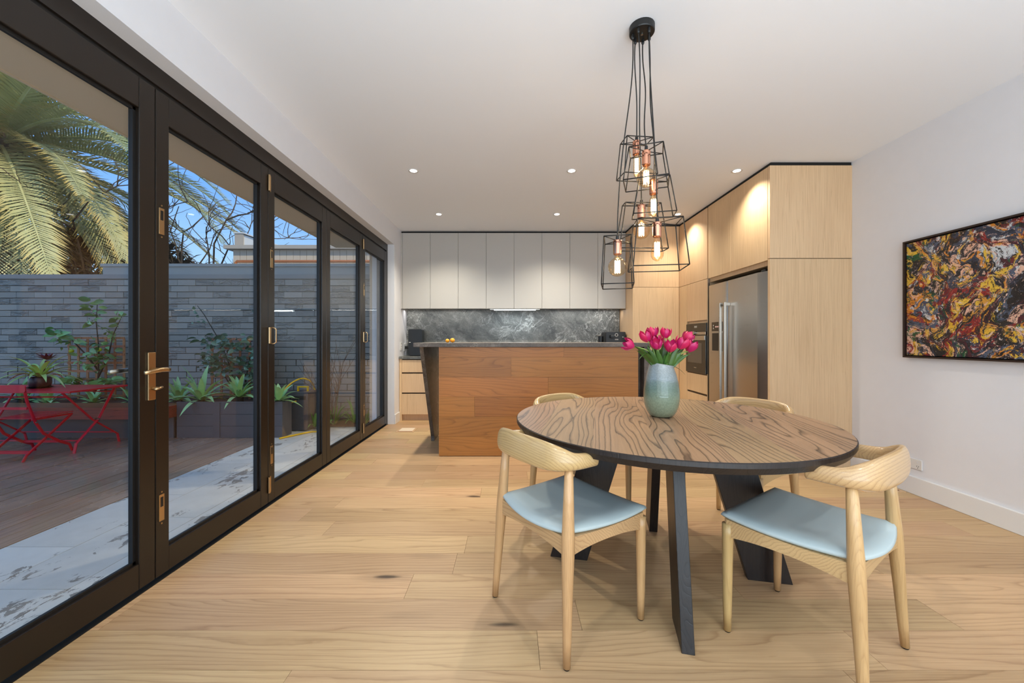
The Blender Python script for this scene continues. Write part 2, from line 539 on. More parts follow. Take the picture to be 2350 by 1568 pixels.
M['brom_leaf'] = m_leaf('bromeliad_leaf', srgb(160, 196, 70), srgb(236, 244, 160), 0.35, 0.25)
M['brom_flower'] = plain('bromeliad_bract', srgb(110, 22, 56), 0.4, var=0.5, bscale=200)
M['bark'] = plain('bark', srgb(74, 62, 52), 0.9, var=0.3, bump=0.5, bscale=50)
M['twig'] = plain('twig', srgb(112, 88, 74), 0.8)
M['lemon'] = plain('lemon_skin', srgb(206, 204, 40), 0.4)
M['pot'] = plain('plum_glazed_pot', srgb(66, 42, 46), 0.3)
M['trellis'] = wood('trellis_timber', srgb(196, 130, 88), srgb(130, 76, 48), 'Z', rings=4, across=20, along=1, rough=0.8, tone=0.15)
M['bench_timber'] = wood('merbau_timber', srgb(170, 84, 58), srgb(100, 44, 34), 'X', rings=6, across=12, along=0.6, rough=0.35, tone=0.12)

def m_petal():
    m = NT('magenta_petal')
    r = m.rand()
    sx = m.n('SeparateXYZ'); m.set(sx.inputs[0], m.coord())
    st = m.noise(m.map(m.coord(), (120, 120, 12)), 1, 3)
    c = m.mix(st, srgb(206, 30, 84), srgb(168, 24, 92))
    c = m.mix(m.ramp(sx.outputs[2], [(0.0, 0.0), (0.5, 0.0), (1.0, 1.0)]), c, srgb(226, 50, 80))
    return m.fin(m.hsv(c, m.math('ADD', 0.49, m.math('MULTIPLY', r, 0.02)), 1, m.math('ADD', 0.85, m.math('MULTIPLY', r, 0.3))), 0.38)
M['petal'] = m_petal()

def m_brick():
    m = NT('charcoal_painted_brick')
    r = m.rand()
    v = m.vmath('ADD', m.coord(), m.vmath('MULTIPLY', r, (40, 40, 40)))
    n = m.noise(m.map(v, (8, 8, 22)), 1.0, 4, 0.6, 1.2)
    big = m.math('GREATER_THAN', m.math('FRACT', m.math('MULTIPLY', r, 13.7)), 0.72)
    hgt = m.math('MULTIPLY', n, m.math('ADD', 0.12, m.math('MULTIPLY', big, 1.0)))
    m.bump(hgt, 1.0, 0.05)
    c = m.hsv(srgb(160, 150, 138), 0.5, 1.0, m.math('ADD', 0.86, m.math('MULTIPLY', r, 0.26)))
    return m.fin(c, 0.42)
M['brick'] = m_brick()
M['brick_warm'] = plain('warm_brick', srgb(206, 186, 164), 0.7, bump=0.3)

def m_paver():
    m = NT('bluestone_paver')
    r = m.rand()
    v = m.coord()
    geo = m.n('NewGeometry').outputs['Position']
    c = m.mix(m.noise(v, 9, 4), srgb(206, 200, 190), srgb(228, 222, 212))
    c = m.hsv(c, 0.5, 1.0, m.math('ADD', 0.93, m.math('MULTIPLY', r, 0.14)))
    # wet muddy prints, streaked along the terrace
    q = m.map(geo, (2.6, 1.1, 1), (0, 0, 0.25))
    mud = m.noise(q, 1.5, 2, 0.5, 0.4)
    brk = m.noise(m.map(geo, (16, 9, 1)), 1.0, 4, 0.7, 1.0)
    msk = m.ramp(m.math('MULTIPLY', mud, brk), [(0.325, 0.0), (0.345, 1.0)])
    c = m.mix(m.math('MULTIPLY', msk, 0.75), c, srgb(104, 92, 82))
    rg = m.math('ADD', 0.22, m.math('MULTIPLY', m.noise(geo, 3, 3), 0.35))
    m.bump(m.noise(v, 60, 3), 0.05, 0.004)
    return m.fin(c, rg)
M['paver'] = m_paver()

def m_deck():
    m = NT('wet_deck_timber')
    r = m.rand()
    v = m.vmath('ADD', m.coord(), m.vmath('MULTIPLY', r, (31, 57, 13)))
    geo = m.n('NewGeometry').outputs['Position']
    fib = m.noise(m.map(v, (60, 2.5, 60)), 1, 4, 0.65)
    c = m.mix(fib, srgb(116, 92, 76), srgb(188, 156, 132))
    c = m.hsv(c, 0.5, 1.0, m.math('ADD', 0.84, m.math('MULTIPLY', r, 0.3)))
    wet = m.noise(m.map(geo, (1.2, 0.8, 1)), 1.3, 4, 0.6, 0.6)
    rg = m.ramp(wet, [(0.40, 0.07), (0.52, 0.22), (0.68, 0.45)])
    m.bump(m.math('MULTIPLY', fib, m.ramp(wet, [(0.42, 0.1), (0.6, 1.0)])), 0.25, 0.004)
    return m.fin(c, rg, spec=0.7)
M['deck'] = m_deck()

def m_frond(name, a, b, tip):
    m = NT(name)
    r = m.rand()
    at_ = m.n('Attribute'); at_.attribute_name = 'tipf'
    c = m.mix(m.noise(m.coord(), 3.0, 3), a, b)
    c = m.mix(m.math('MULTIPLY', m.ramp(at_.outputs['Fac'], [(0.35, 0.0), (1.0, 1.0)]), m.math('ADD', 0.15, m.math('MULTIPLY', r, 0.75))), c, tip)
    c = m.hsv(c, 0.5, 1.0, m.math('ADD', 0.82, m.math('MULTIPLY', m.math('FRACT', m.math('MULTIPLY', r, 9.1)), 0.4)))
    return m.fin(c, 0.35)
M['frond'] = m_frond('palm_frond', srgb(122, 136, 88), srgb(174, 182, 134), srgb(206, 178, 70))
M['frond_low'] = m_frond('palm_frond_lower', srgb(146, 152, 100), srgb(204, 200, 150), srgb(236, 176, 40))
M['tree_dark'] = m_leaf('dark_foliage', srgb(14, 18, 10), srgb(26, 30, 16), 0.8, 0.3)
M['cladding'] = plain('beige_cladding', srgb(200, 188, 172), 0.7)
M['fascia'] = plain('grey_fascia', srgb(176, 168, 158), 0.6)
M['copper_pipe'] = plain('copper_pipe', srgb(204, 124, 76), 0.4, metal=0.4)
M['tin_white'] = plain('pale_roof_sheet', srgb(216, 220, 222), 0.5)

# ---------------------------------------------------------------- room shell
XL, XR, YB, YF = -1.57, 2.985, 6.05, -3.0      # left wall face, right wall face, kitchen wall, rear wall
def struct(name, mb, m, parent=None, **kw):
    o = mb.build(name, m, parent, **kw)
    if parent is None: o['kind'] = 'structure'
    return o

floor = struct('floor', MB().box(-1.76, XR + 0.1, YF, YB + 0.1, -0.16, -0.012), M['floor_gap'], origin=(0, 0, -0.012))
tag(floor, 'wide oak plank floor with knots, running across the room')
# oak planks 187 mm wide, running along X
row = 0
y = YF + 0.0
pw = 0.187
y0 = 0.059 - 17 * pw
rr = random.Random(21)
k = 0
while y0 + k * pw < YB:
    ya, yb = y0 + k * pw, y0 + (k + 1) * pw
    ya2, yb2 = max(ya, YF), min(yb, YB)
    if yb2 - ya2 > 0.03:
        x = -1.70 - rr.uniform(0, 1.7)
        while x < XR:
            L = rr.choice((1.2, 1.5, 1.9, 1.9, 2.1))
            xa, xb = max(x, -1.70), min(x + L, XR)
            if xb - xa > 0.05:
                MB().box(xa + .0006, xb - .0006, ya2 + .0007, yb2 - .0007, -0.014, 0.0).build('plank', M['floor_oak'], floor, origin=((xa + xb) / 2, (ya + yb) / 2, 0))
            x += L
    k += 1

struct('ceiling', MB().box(XL - 0.4, XR + 0.2, YF - 0.1, YB + 0.2, CZ, CZ + 0.12), M['ceiling'], origin=(0.7, 1.5, CZ))
struct('wall_right', MB().box(XR, XR + 0.15, YF, YB + 0.15, 0, CZ), M['wall'], origin=(XR, 1.5, 0))
struct('wall_kitchen', MB().box(XL - 0.3, XR, YB, YB + 0.15, 0, CZ), M['wall'], origin=(0.7, YB, 0))
DY0, DY1 = 0.11, 5.35
wl = MB().box(XL - 0.30, XL, DY1, YB, 0, CZ)                       # stub beside the kitchen
wl.box(XL - 0.30, XL, YF, DY0, 0, CZ)
wl.box(XL - 0.30, XL, DY0, DY1, 2.425, CZ)
struct('wall_left', wl, M['wall'], origin=(XL, 1.5, 0))
wr = MB().box(XL, -1.3, YF - 0.15, YF, 0, CZ).box(2.75, XR, YF - 0.15, YF, 0, CZ).box(-1.3, 2.75, YF - 0.15, YF, 2.5, CZ)
struct('wall_rear', wr, M['wall'], origin=(0.7, YF, 0))
win = thing('window_1', None, None, (0.7, YF - 0.05, 0), kind='structure')
wf = MB()
for x in (-1.3, 0.02, 1.36, 2.69):
    wf.box(x, x + 0.06, YF - 0.10, YF - 0.04, 0, 2.5)
wf.box(-1.3, 2.75, YF - 0.10, YF - 0.04, 0, 0.08).box(-1.3, 2.75, YF - 0.10, YF - 0.04, 2.42, 2.5)
wf.build('window_frame', M['bronze'], win)
for x in (-1.24, 0.08, 1.42):
    MB().box(x, x + 1.27, YF - 0.08, YF - 0.074, 0.08, 2.42).build('pane', M['glass'], win)
def baseboard(name, x0, x1, ya, yb):
    b = MB().box(x0, x1, ya, yb, 0, 0.13)
    struct(name, b, M['trim'], bevel=0.004, origin=(x0, ya, 0))
baseboard('baseboard_right', XR - 0.018, XR, YF, 3.467)
baseboard('baseboard_left', XL, XL + 0.016, DY1 - 0.05 + 0.05, 5.565)
baseboard('baseboard_rear', XL, -1.3, YF, YF + 0.016)

# ---------------------------------------------------------------- bifold doors in the left wall
FX = -1.66                                                          # room face of the door leaves
head = MB().box(FX - 0.13, FX, DY0 - 0.04, DY1, 2.335, 2.425)
head.box(FX - 0.13, FX - 0.012, DY0 - 0.04, DY1, 2.318, 2.335, 1)
head.box(FX - 0.13, FX, DY1 - 0.055, DY1, 0, 2.335)
head.box(FX - 0.13, FX, DY0 - 0.06, DY0 - 0.005, 0, 2.335)
hd = struct('trim_1', head, [M['bronze'], M['bronze_in']], origin=(FX, 2.7, 2.4))
hd['label'] = 'dark bronze head and jambs around the folding glass doors'
struct('trim_2', MB().box(FX - 0.14, FX + 0.006, DY0, DY1, -0.02, 0.003), M['bronze_in'], origin=(FX, 2.7, 0))
rev = MB().box(XL - 0.30, FX - 0.14, DY0, DY1, -0.16, -0.02)
struct('trim_3', rev, M['grey_cap'], origin=(XL, 2.7, -0.1))

JY = [0.11, 0.98, 1.853, 2.715, 3.575, 4.455, 5.295]
def leaf(i, hinge_side, extras):
    ya, yb = JY[i] + 0.002, JY[i + 1] - 0.002
    d = thing('door_%d' % (i + 1), 'glazed bifold door leaf in a dark bronze frame', None, (FX, ya, 0), kind='structure')
    x0, x1 = FX - 0.052, FX
    sl, sr = 0.072, 0.078
    for a, b in ((ya, ya + sl), (yb - sr, yb)):
        MB().box(x0, x1, a, b, 0.022, 2.315).build('stile', M['bronze'], d, bevel=0.003)
    MB().box(x0, x1 - 0.001, ya + sl, yb - sr, 0.022, 0.137).build('bottom_rail', M['bronze'], d, bevel=0.003)
    MB().box(x0, x1 - 0.001, ya + sl, yb - sr, 2.178, 2.315).build('top_rail', M['bronze'], d, bevel=0.003)
    g = MB().box(FX - 0.036, FX - 0.030, ya + sl - 0.01, yb - sr + 0.01, 0.13, 2.185)
    g.build('glass_pane', M['glass'], d)
    bead = MB()
    for a, b, c, e in ((ya + sl, ya + sl + 0.014, 0.137, 2.178), (yb - sr - 0.014, yb - sr, 0.137, 2.178), (ya + sl, yb - sr, 0.137, 0.150), (ya + sl, yb - sr, 2.165, 2.178)):
        bead.box(FX - 0.030, FX - 0.017, a, b, c, e)
    bead.build('glazing_bead', M['bronze_in'], d)
    return d
doors = []
for i in range(6):
    doors.append(leaf(i, 0, None))
def bolt_plate(d, y, z0, z1):
    m = MB().box(FX, FX + 0.003, y - 0.014, y + 0.014, z0, z1)
    o = m.build('flush_bolt', M['brass'], d, bevel=0.001)
    zc = (z0 + z1) / 2
    MB().box(FX + 0.003, FX + 0.004, y - 0.007, y + 0.007, zc + 0.005, z1 - 0.012).build('finger_recess', M['bronze_in'], o)
    MB().tube([(FX, y, z1 + 0.012), (FX + 0.003, y, z1 + 0.012)], 0.004, 8).build('screw', M['brass'], o)
    MB().tube([(FX, y, z0 - 0.012), (FX + 0.003, y, z0 - 0.012)], 0.004, 8).build('screw', M['brass'], o)
bolt_plate(doors[2], 1.884, 1.64, 1.765); bolt_plate(doors[2], 1.884, 0.28, 0.405)
bolt_plate(doors[3], 2.752, 1.64, 1.765); bolt_plate(doors[3], 2.752, 0.28, 0.405)
bolt_plate(doors[5], 4.485, 1.64, 1.765); bolt_plate(doors[5], 4.485, 0.28, 0.405)
def hinge(d, y, z0, z1):
    m = MB().tube([(FX + 0.007, y, z0), (FX + 0.007, y, z1)], 0.008, 10)
    m.box(FX, FX + 0.004, y - 0.002, y + 0.026, z0, z1)
    zc = (z0 + z1) / 2
    o = m.build('hinge', M['brass'], d)
for d, y in ((doors[3], 2.715), (doors[5], 4.455)):
    hinge(d, y, 2.16, 2.27); hinge(d, y, 0.09, 0.20)
def dpull(d, y):
    hinge(d, y, 1.115, 1.225)
    m = MB().tube([(FX, y + 0.005, 1.115), (FX + 0.03, y + 0.007, 1.112), (FX + 0.045, y + 0.012, 1.122), (FX + 0.045, y + 0.012, 1.212), (FX + 0.03, y + 0.007, 1.224), (FX, y + 0.005, 1.222)], 0.0045, 8)
    m.build('door_pull', M['brass'], d, smooth=True)
dpull(doors[3], 2.718); dpull(doors[5], 4.458)
# lever handle on the second visible joint
d = doors[1]
yy = 1.828
hp = MB().box(FX, FX + 0.008, yy - 0.019, yy + 0.019, 0.862, 1.082).build('handle_plate', M['brass'], d, bevel=0.002)
MB().tube([(FX + 0.008, yy, 1.0), (FX + 0.045, yy, 1.0)], 0.011, 12).tube(
    [(FX + 0.045, yy + 0.05, 0.999), (FX + 0.048, yy + 0.03, 1.001), (FX + 0.050, yy, 1.002), (FX + 0.048, yy - 0.05, 0.996), (FX + 0.042, yy - 0.075, 0.992)],
    [(0.010, 0.007), (0.011, 0.008), (0.011, 0.009), (0.010, 0.007), (0.009, 0.006)], 10).build('lever', M['brass'], hp, smooth=True)
MB().tube([(FX + 0.008, yy, 0.915), (FX + 0.03, yy, 0.915)], 0.008, 10).tube([(FX + 0.028, yy - 0.012, 0.912), (FX + 0.034, yy + 0.022, 0.920)], [(0.007, 0.011), (0.006, 0.009)], 8).build('thumb_turn', M['brass'], hp, smooth=True)
MB().tube([(FX - 0.05, yy, 1.0), (FX - 0.10, yy, 1.0)], 0.010, 10).tube([(FX - 0.10, yy + 0.02, 1.0), (FX - 0.10, yy - 0.09, 0.998)], [(0.011, 0.008)] * 2, 10).build('outer_lever', M['nickel'], d, smooth=True)

# ---------------------------------------------------------------- house outside, soffit, added sun block
up = MB().box(XL - 0.30, 6.0, -6.0, 6.3, CZ + 0.12, 6.4)  # unseen mass added over the room so the courtyard falls in shade
tag(struct('sun_block', up, M['cladding'], origin=(2, 1, 3)), 'unseen block added above the room to keep sun off the courtyard', kind='structure')
sf = MB().box(-2.47, XL - 0.30, -3.0, 5.63, 2.455, 2.50).box(-2.49, -2.47, -3.0, 5.65, 2.45, 2.70).box(-2.49, XL - 0.3, 5.63, 5.65, 2.45, 2.70)
tag(struct('soffit', sf, [M['taupe']], origin=(-2.2, 1.3, 2.46)), 'taupe eaves soffit over the terrace doors', kind='structure')
struct('wall_outside', MB().box(-1.90, XL - 0.301, 5.36, 5.60, -0.1, 2.455).box(-1.90, XL - 0.301, -3.0, DY0 - 0.05, -0.1, 2.455).box(-1.90, XL - 0.301, DY0 - .05, 5.36, 2.43, 2.455), M['brick_warm'], origin=(-1.8, 5.4, 0))
pier = bpy.data.objects['wall_outside']
tag(pier, 'warm grey brick return wall at the end of the glass doors')
for i in range(27):
    z = -0.08 + i * 0.093
    xs = ((-1.905, -1.76), (-1.75, -1.62)) if i % 2 else ((-1.905, -1.69), (-1.68, -1.62))
    for a, b in xs:
        MB().box(a, b, 5.352, 5.365, z, z + 0.083).build('brick', M['brick_warm'], pier, origin=((a + b) / 2, 5.36, z), bevel=0)

# ---------------------------------------------------------------- kitchen: wall cupboards
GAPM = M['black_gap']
wxs = [-1.546 + 0.3985 * i for i in range(9)]
ordn = ['first', 'second', 'third', 'fourth', 'fifth', 'sixth', 'seventh', 'eighth']
for i in range(8):
    a, b = wxs[i], wxs[i + 1]
    t = thing('wall_cupboard', 'handleless white wall cupboard with plain door, %s from the left wall' % ordn[i], 'cupboard', ((a + b) / 2, 5.7, 1.585), group='white wall cupboards above the splashback')
    MB().box(a, b, 5.682, YB - .012, 1.60, 2.665).build('carcass', M['white_lam'], t)
    MB().box(a + 0.0015, b - 0.0015, 5.66, 5.68, 1.585, 2.665).build('door', M['white_lam'], t, bevel=0.0015)
struct('trim_4', MB().box(XL, wxs[0] - 0.002, 5.665, YB, 1.585, 2.665), M['white_lam'], origin=(XL, 5.7, 1.6))
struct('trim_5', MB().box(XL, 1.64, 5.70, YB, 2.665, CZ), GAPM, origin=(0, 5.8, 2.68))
# splashback slabs
sb = thing('splashback', 'grey soapstone splashback with white veins behind the bench', 'splashback', (0, 5.98, 0.9))
MB().box(XL + .002, 1.319, 5.975, YB - .012, 0.906, 1.60).build('slab', M['stone'], sb)
MB().box(1.321, 1.638, 5.975, YB - .012, 0.906, 1.60).build('slab', M['stone'], sb, origin=(2.0, 5.975, 0.2))
# hood light bar under the cupboards
t = thing('rangehood', 'slim built-in rangehood with lit bar under the white cupboards', 'rangehood', (0.06, 5.8, 1.575))
MB().box(-0.30, 0.42, 5.70, 5.94, 1.571, 1.584).build('housing', M['steel'], t, bevel=0.002)
MB().box(-0.24, 0.36, 5.72, 5.76, 1.566, 1.570).build('light_bar', M['led_cool'], t)
lamp('rangehood_light', 'AREA', (0.06, 5.78, 1.56), 3.0, (0.80, 0.92, 1.0), (R(-12), 0, 0), shape='RECTANGLE', size=0.55, size_y=0.05)
lamp('cupboard_light_strip', 'AREA', (-1.0, 5.86, 1.578), 1.6, (1, 0.98, 0.95), (0, 0, 0), shape='RECTANGLE', size=1.1, size_y=0.03)
lamp('cupboard_light_strip', 'AREA', (1.1, 5.86, 1.578), 2.0, (1, 0.98, 0.95), (0, 0, 0), shape='RECTANGLE', size=1.0, size_y=0.03)

# base units: first one is in view left of the island, the rest stand behind the island
bxs = [(-1.565, -0.80), (-0.80, 0.0), (0.0, 0.80), (0.80, 1.64)]
bl = ['pale oak three-drawer unit beside the left wall', 'pale oak drawer unit behind the left half of the island',
      'pale oak drawer unit under the lit rangehood, behind the island', 'pale oak drawer unit next to the tall corner pantry']
for i, (a, b) in enumerate(bxs):
    t = thing('drawer_unit', bl[i], 'cabinet', ((a + b) / 2, 5.8, 0), group='base units under the stone bench')
    o = 0.035 if i == 0 else 0.0
    MB().box(a + o, b, 5.61, 5.97, 0.088, 0.868).box(a, a + 0.02 + o * 0.4, 5.575, 5.97, 0.0, 0.868).build('carcass', M['cab_oak'], t)
    MB().box(a + 0.02 + o * .4, b, 5.64, 5.66, 0.0, 0.088).build('kickboard', M['cab_oak'], t)
    for z0, z1 in ((0.09, 0.378), (0.398, 0.662), (0.682, 0.855)):
        dr = MB().box(a + 0.022 + o * .4, b - 0.002, 5.572, 5.592, z0, z1).build('drawer', M['cab_oak'], t, bevel=0.0015)
        MB().box(a + 0.022 + o * .4, b - 0.002, 5.592, 5.612, z1 - 0.03, z1 + 0.018).build('finger_groove', M['cab_oak_dark'], dr)
t = MB().box(XL, 1.64, 5.555, 5.975, 0.868, 0.905).build('bench_top', M['stone'], None, origin=(0, 5.76, 0.9), bevel=0.003)
tag(t, 'long grey stone bench top under the splashback', 'worktop')

# ---------------------------------------------------------------- tall oak units
G = 'tall pale oak units on the right'
# corner pantry facing the room
t = thing('corner_pantry', 'tall pale oak corner pantry beside the white cupboards', 'cabinet', (1.95, 5.6, 0), group=G)
MB().box(1.645, 2.267, 5.352, YB - .012, 0.0, 2.665).build('carcass', M['cab_oak'], t)
MB().box(1.642, 2.262, 5.33, 5.35, 0.08, 1.843).build('door', M['cab_oak'], t, bevel=0.0015)
MB().box(1.642, 2.262, 5.33, 5.35, 1.847, 2.665).build('upper_door', M['cab_oak'], t, bevel=0.0015)
# oven tower
CX = 2.267
t = thing('oven_tower', 'pale oak oven tower with a drawer, between pantry and fridge', 'cabinet', (2.6, 4.85, 0), group=G)
MB().box(CX + 0.022, XR - .012, 4.575, 5.35, 0.0, 2.665).build('carcass', M['cab_oak'], t)
MB().box(CX, CX + 0.02, 5.10, 5.35, 0.0, 1.843).build('filler_panel', M['cab_oak'], t)
MB().box(CX, CX + 0.02, 4.577, 5.096, 1.372, 1.843).build('door', M['cab_oak'], t, bevel=0.0015)
dr = MB().box(CX, CX + 0.02, 4.577, 5.096, 0.505, 0.725).build('drawer', M['cab_oak'], t, bevel=0.0015)
MB().box(CX + 0.012, CX + 0.022, 4.577, 5.096, 0.480, 0.505).build('finger_groove', M['cab_oak_dark'], dr)
MB().box(CX, CX + 0.02, 4.577, 5.096, 0.08, 0.480).build('drawer', M['cab_oak'], t, bevel=0.0015)
MB().box(CX, CX + 0.02, 4.577, 5.35, 1.847, 2.665).build('upper_door', M['cab_oak'], t, bevel=0.0015)
MB().box(CX - 0.001, CX + 0.02, 4.556, 4.575, 0.0, 1.843).build('side_panel', M['steel'], t)
# oven
t = thing('wall_oven', 'black glass built-in oven with steel trim in the oak tower', 'oven', (CX, 4.83, 0.737))
ya, yb = 4.58, 5.094
MB().box(CX - 0.004, CX + 0.0215, ya, yb, 0.738, 1.338).build('body', M['plastic_k'], t)
MB().box(CX - 0.012, CX - 0.004, ya, yb, 1.235, 1.335).build('control_panel', M['glass_dark'], t, bevel=0.001)
MB().box(CX - 0.018, CX - 0.012, ya, yb, 1.200, 1.232).build('trim_strip', M['steel'], t, bevel=0.001)
MB().tube([(CX - 0.018, (ya + yb) / 2, 1.222), (CX - 0.042, (ya + yb) / 2, 1.222)], 0.022, 20).build('knob', M['steel'], t, smooth=False)
MB().box(CX - 0.0135, CX - 0.012, 4.80, 4.87, 1.285, 1.310).build('display', plain('oven_display', srgb(150, 146, 140), 0.2), t)
dd = MB().box(CX - 0.016, CX - 0.004, ya, yb, 0.740, 1.190).build('door', M['glass_dark'], t, bevel=0.002)
MB().box(CX - 0.018, CX - 0.016, ya + 0.09, yb - 0.06, 0.86, 1.10).build('window', M['oven_win'], dd)
MB().box(CX - 0.0175, CX - 0.016, 4.81, 4.87, 0.797, 0.806).build('badge', M['nickel'], dd)
MB().box(CX - 0.030, CX - 0.016, ya, yb, 1.135, 1.188).build('handle', M['steel'], dd, bevel=0.003)
# fridge
t = thing('fridge', 'side-by-side stainless steel fridge with water dispenser and two bar handles', 'fridge', (2.6, 4.03, 0))
fx = 2.262
MB().box(fx + 0.065, XR - 0.02, 3.535, 4.53, 0.03, 1.765).build('body', M['plastic_k'], t)
def fdoor(y0, y1, name):
    poly = [(fx + 0.06, y0), (fx + 0.012, y0), (fx + 0.004, y0 + 0.012), (fx, y0 + 0.03), (fx, y1 - 0.008), (fx + 0.008, y1), (fx + 0.06, y1)]
    return MB().prism(poly, 'Z', 0.05, 1.755).build(name, M['steel'], t)
fl = fdoor(4.142, 4.53, 'freezer_door')
poly = [(fx + 0.06, 3.535), (fx + 0.030, 3.535), (fx + 0.006, 3.612), (fx, 3.635), (fx, 4.128), (fx + 0.006, 4.136), (fx + 0.06, 4.136)]
fr_ = MB().prism(poly, 'Z', 0.05, 1.755).build('fridge_door', M['steel'], t)
for yq, dr in ((4.185, fl), (4.095, fr_)):
    m = MB().box(fx - 0.062, fx - 0.038, yq - 0.013, yq + 0.013, 0.42, 1.53)
    m.box(fx - 0.045, fx, yq - 0.012, yq + 0.012, 1.49, 1.525).box(fx - 0.045, fx, yq - 0.012, yq + 0.012, 0.43, 0.465)
    m.build('handle', M['steel'], dr, bevel=0.003)
dp = MB().box(fx - 0.004, fx + 0.001, 4.235, 4.455, 1.235, 1.335).build('dispenser_panel', M['glass_dark'], fl, bevel=0.001)
dc = MB().box(fx - 0.002, fx + 0.001, 4.24, 4.45, 1.02, 1.215).build('dispenser_recess', M['plastic_k'], fl)
MB().box(fx - 0.014, fx, 4.232, 4.458, 1.213, 1.228).build('dispenser_trim', M['steel'], fl)
MB().box(fx - 0.016, fx, 4.232, 4.458, 1.008, 1.018).build('drip_ledge', M['steel'], fl)
m = MB()
for i, yq in enumerate((4.30, 4.33, 4.36)):
    m.box(fx - 0.0052, fx - 0.004, yq, yq + 0.012, 1.275, 1.29)
m.build('display', m_emit('dispenser_display', (1, 0.25, 0.15), 0.6), fl)
MB().box(fx - 0.0052, fx - 0.004, 4.41, 4.42, 1.26, 1.275).box(fx - 0.0052, fx - 0.004, 4.41, 4.42, 1.29, 1.305).build('button', M['plastic_w'], fl)
MB().box(fx + 0.012, fx + 0.05, 3.54, 3.60, 1.757, 1.772).build('hinge_cover', M['plastic_k'], t)
# bridging cupboards
for a, b, nm in ((3.503, 4.083, 'near'), (4.087, 4.552, 'far')):
    t = thing('bridging_cupboard', 'pale oak cupboard above the fridge, %s' % ('beside the tall end panel' if nm == 'near' else 'beside the oven tower'), 'cupboard', (2.6, (a + b) / 2, 1.84), group=G)
    MB().box(CX + 0.022, XR - .012, a - 0.001, b + 0.001, 1.80, 2.665).build('carcass', M['cab_oak'], t)
    MB().box(CX, CX + 0.02, a, b, 1.842, 2.665).build('door', M['cab_oak'], t, bevel=0.0015)
# end unit
t = thing('end_panel_unit', 'tall pale oak end panel beside the white wall', 'cabinet', (2.62, 3.48, 0), group=G)
MB().box(CX, XR, 3.467, 3.497, 0.0, 1.849).build('lower_panel', M['cab_oak'], t)
MB().box(CX, XR, 3.467, 3.497, 1.855, 2.665).build('upper_panel', M['cab_oak'], t)
MB().box(CX + 0.01, XR, 3.477, 3.497, 1.849, 1.855).build('joint', M['cab_oak_dark'], t)
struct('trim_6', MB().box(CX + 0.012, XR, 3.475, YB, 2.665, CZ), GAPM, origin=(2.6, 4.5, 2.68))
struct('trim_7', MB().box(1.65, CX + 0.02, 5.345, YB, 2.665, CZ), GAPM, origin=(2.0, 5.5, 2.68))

# ---------------------------------------------------------------- island
t = thing('kitchen_island', 'kitchen island clad in wide oak boards with a thick grey stone top', 'kitchen island', (0.27, 4.2, 0))
IX0, IX1, IY = -0.702, 1.246, 3.871
MB().box(IX0 + 0.004, IX1 - 0.002, IY + 0.014, 4.66, 0.0, 1.068).build('body', M['island_oak'], t)
zz = [1.068, 0.970, 0.776, 0.582, 0.389, 0.195, 0.006]
joints = [[0.519], [0.004], [0.366], [-0.353], [0.62], [-0.10]]
for i in range(6):
    xs = [IX0] + joints[i] + [IX1]
    for a, b in zip(xs, xs[1:]):
        MB().box(a + .0008, b - .0008, IY, IY + 0.014, zz[i + 1] + .0008, zz[i] - .0008).build('board', M['island_oak'], t, origin=((a + b) / 2, IY, zz[i]))
MB().box(-0.943, 1.362, 3.835, 4.78, 1.069, 1.110).build('stone_top', M['stone_dark'], t, bevel=0.003)
sl = MB().prism([(3.905, 1.069), (4.47, 0.055), (4.47, 0.0), (4.76, 0.0), (4.76, 1.069)], 'X', -0.90, -0.862)
sl.build('slanted_stone_leg', M['stone_dark'], t)
MB().box(1.302, 1.360, 3.865, 4.76, 0.0, 1.069).build('stone_leg', M['stone_dark'], t)
MB().box(1.246, 1.302, 3.99, 4.66, 0.0, 1.069).build('recessed_side', M['stone_dark'], t)

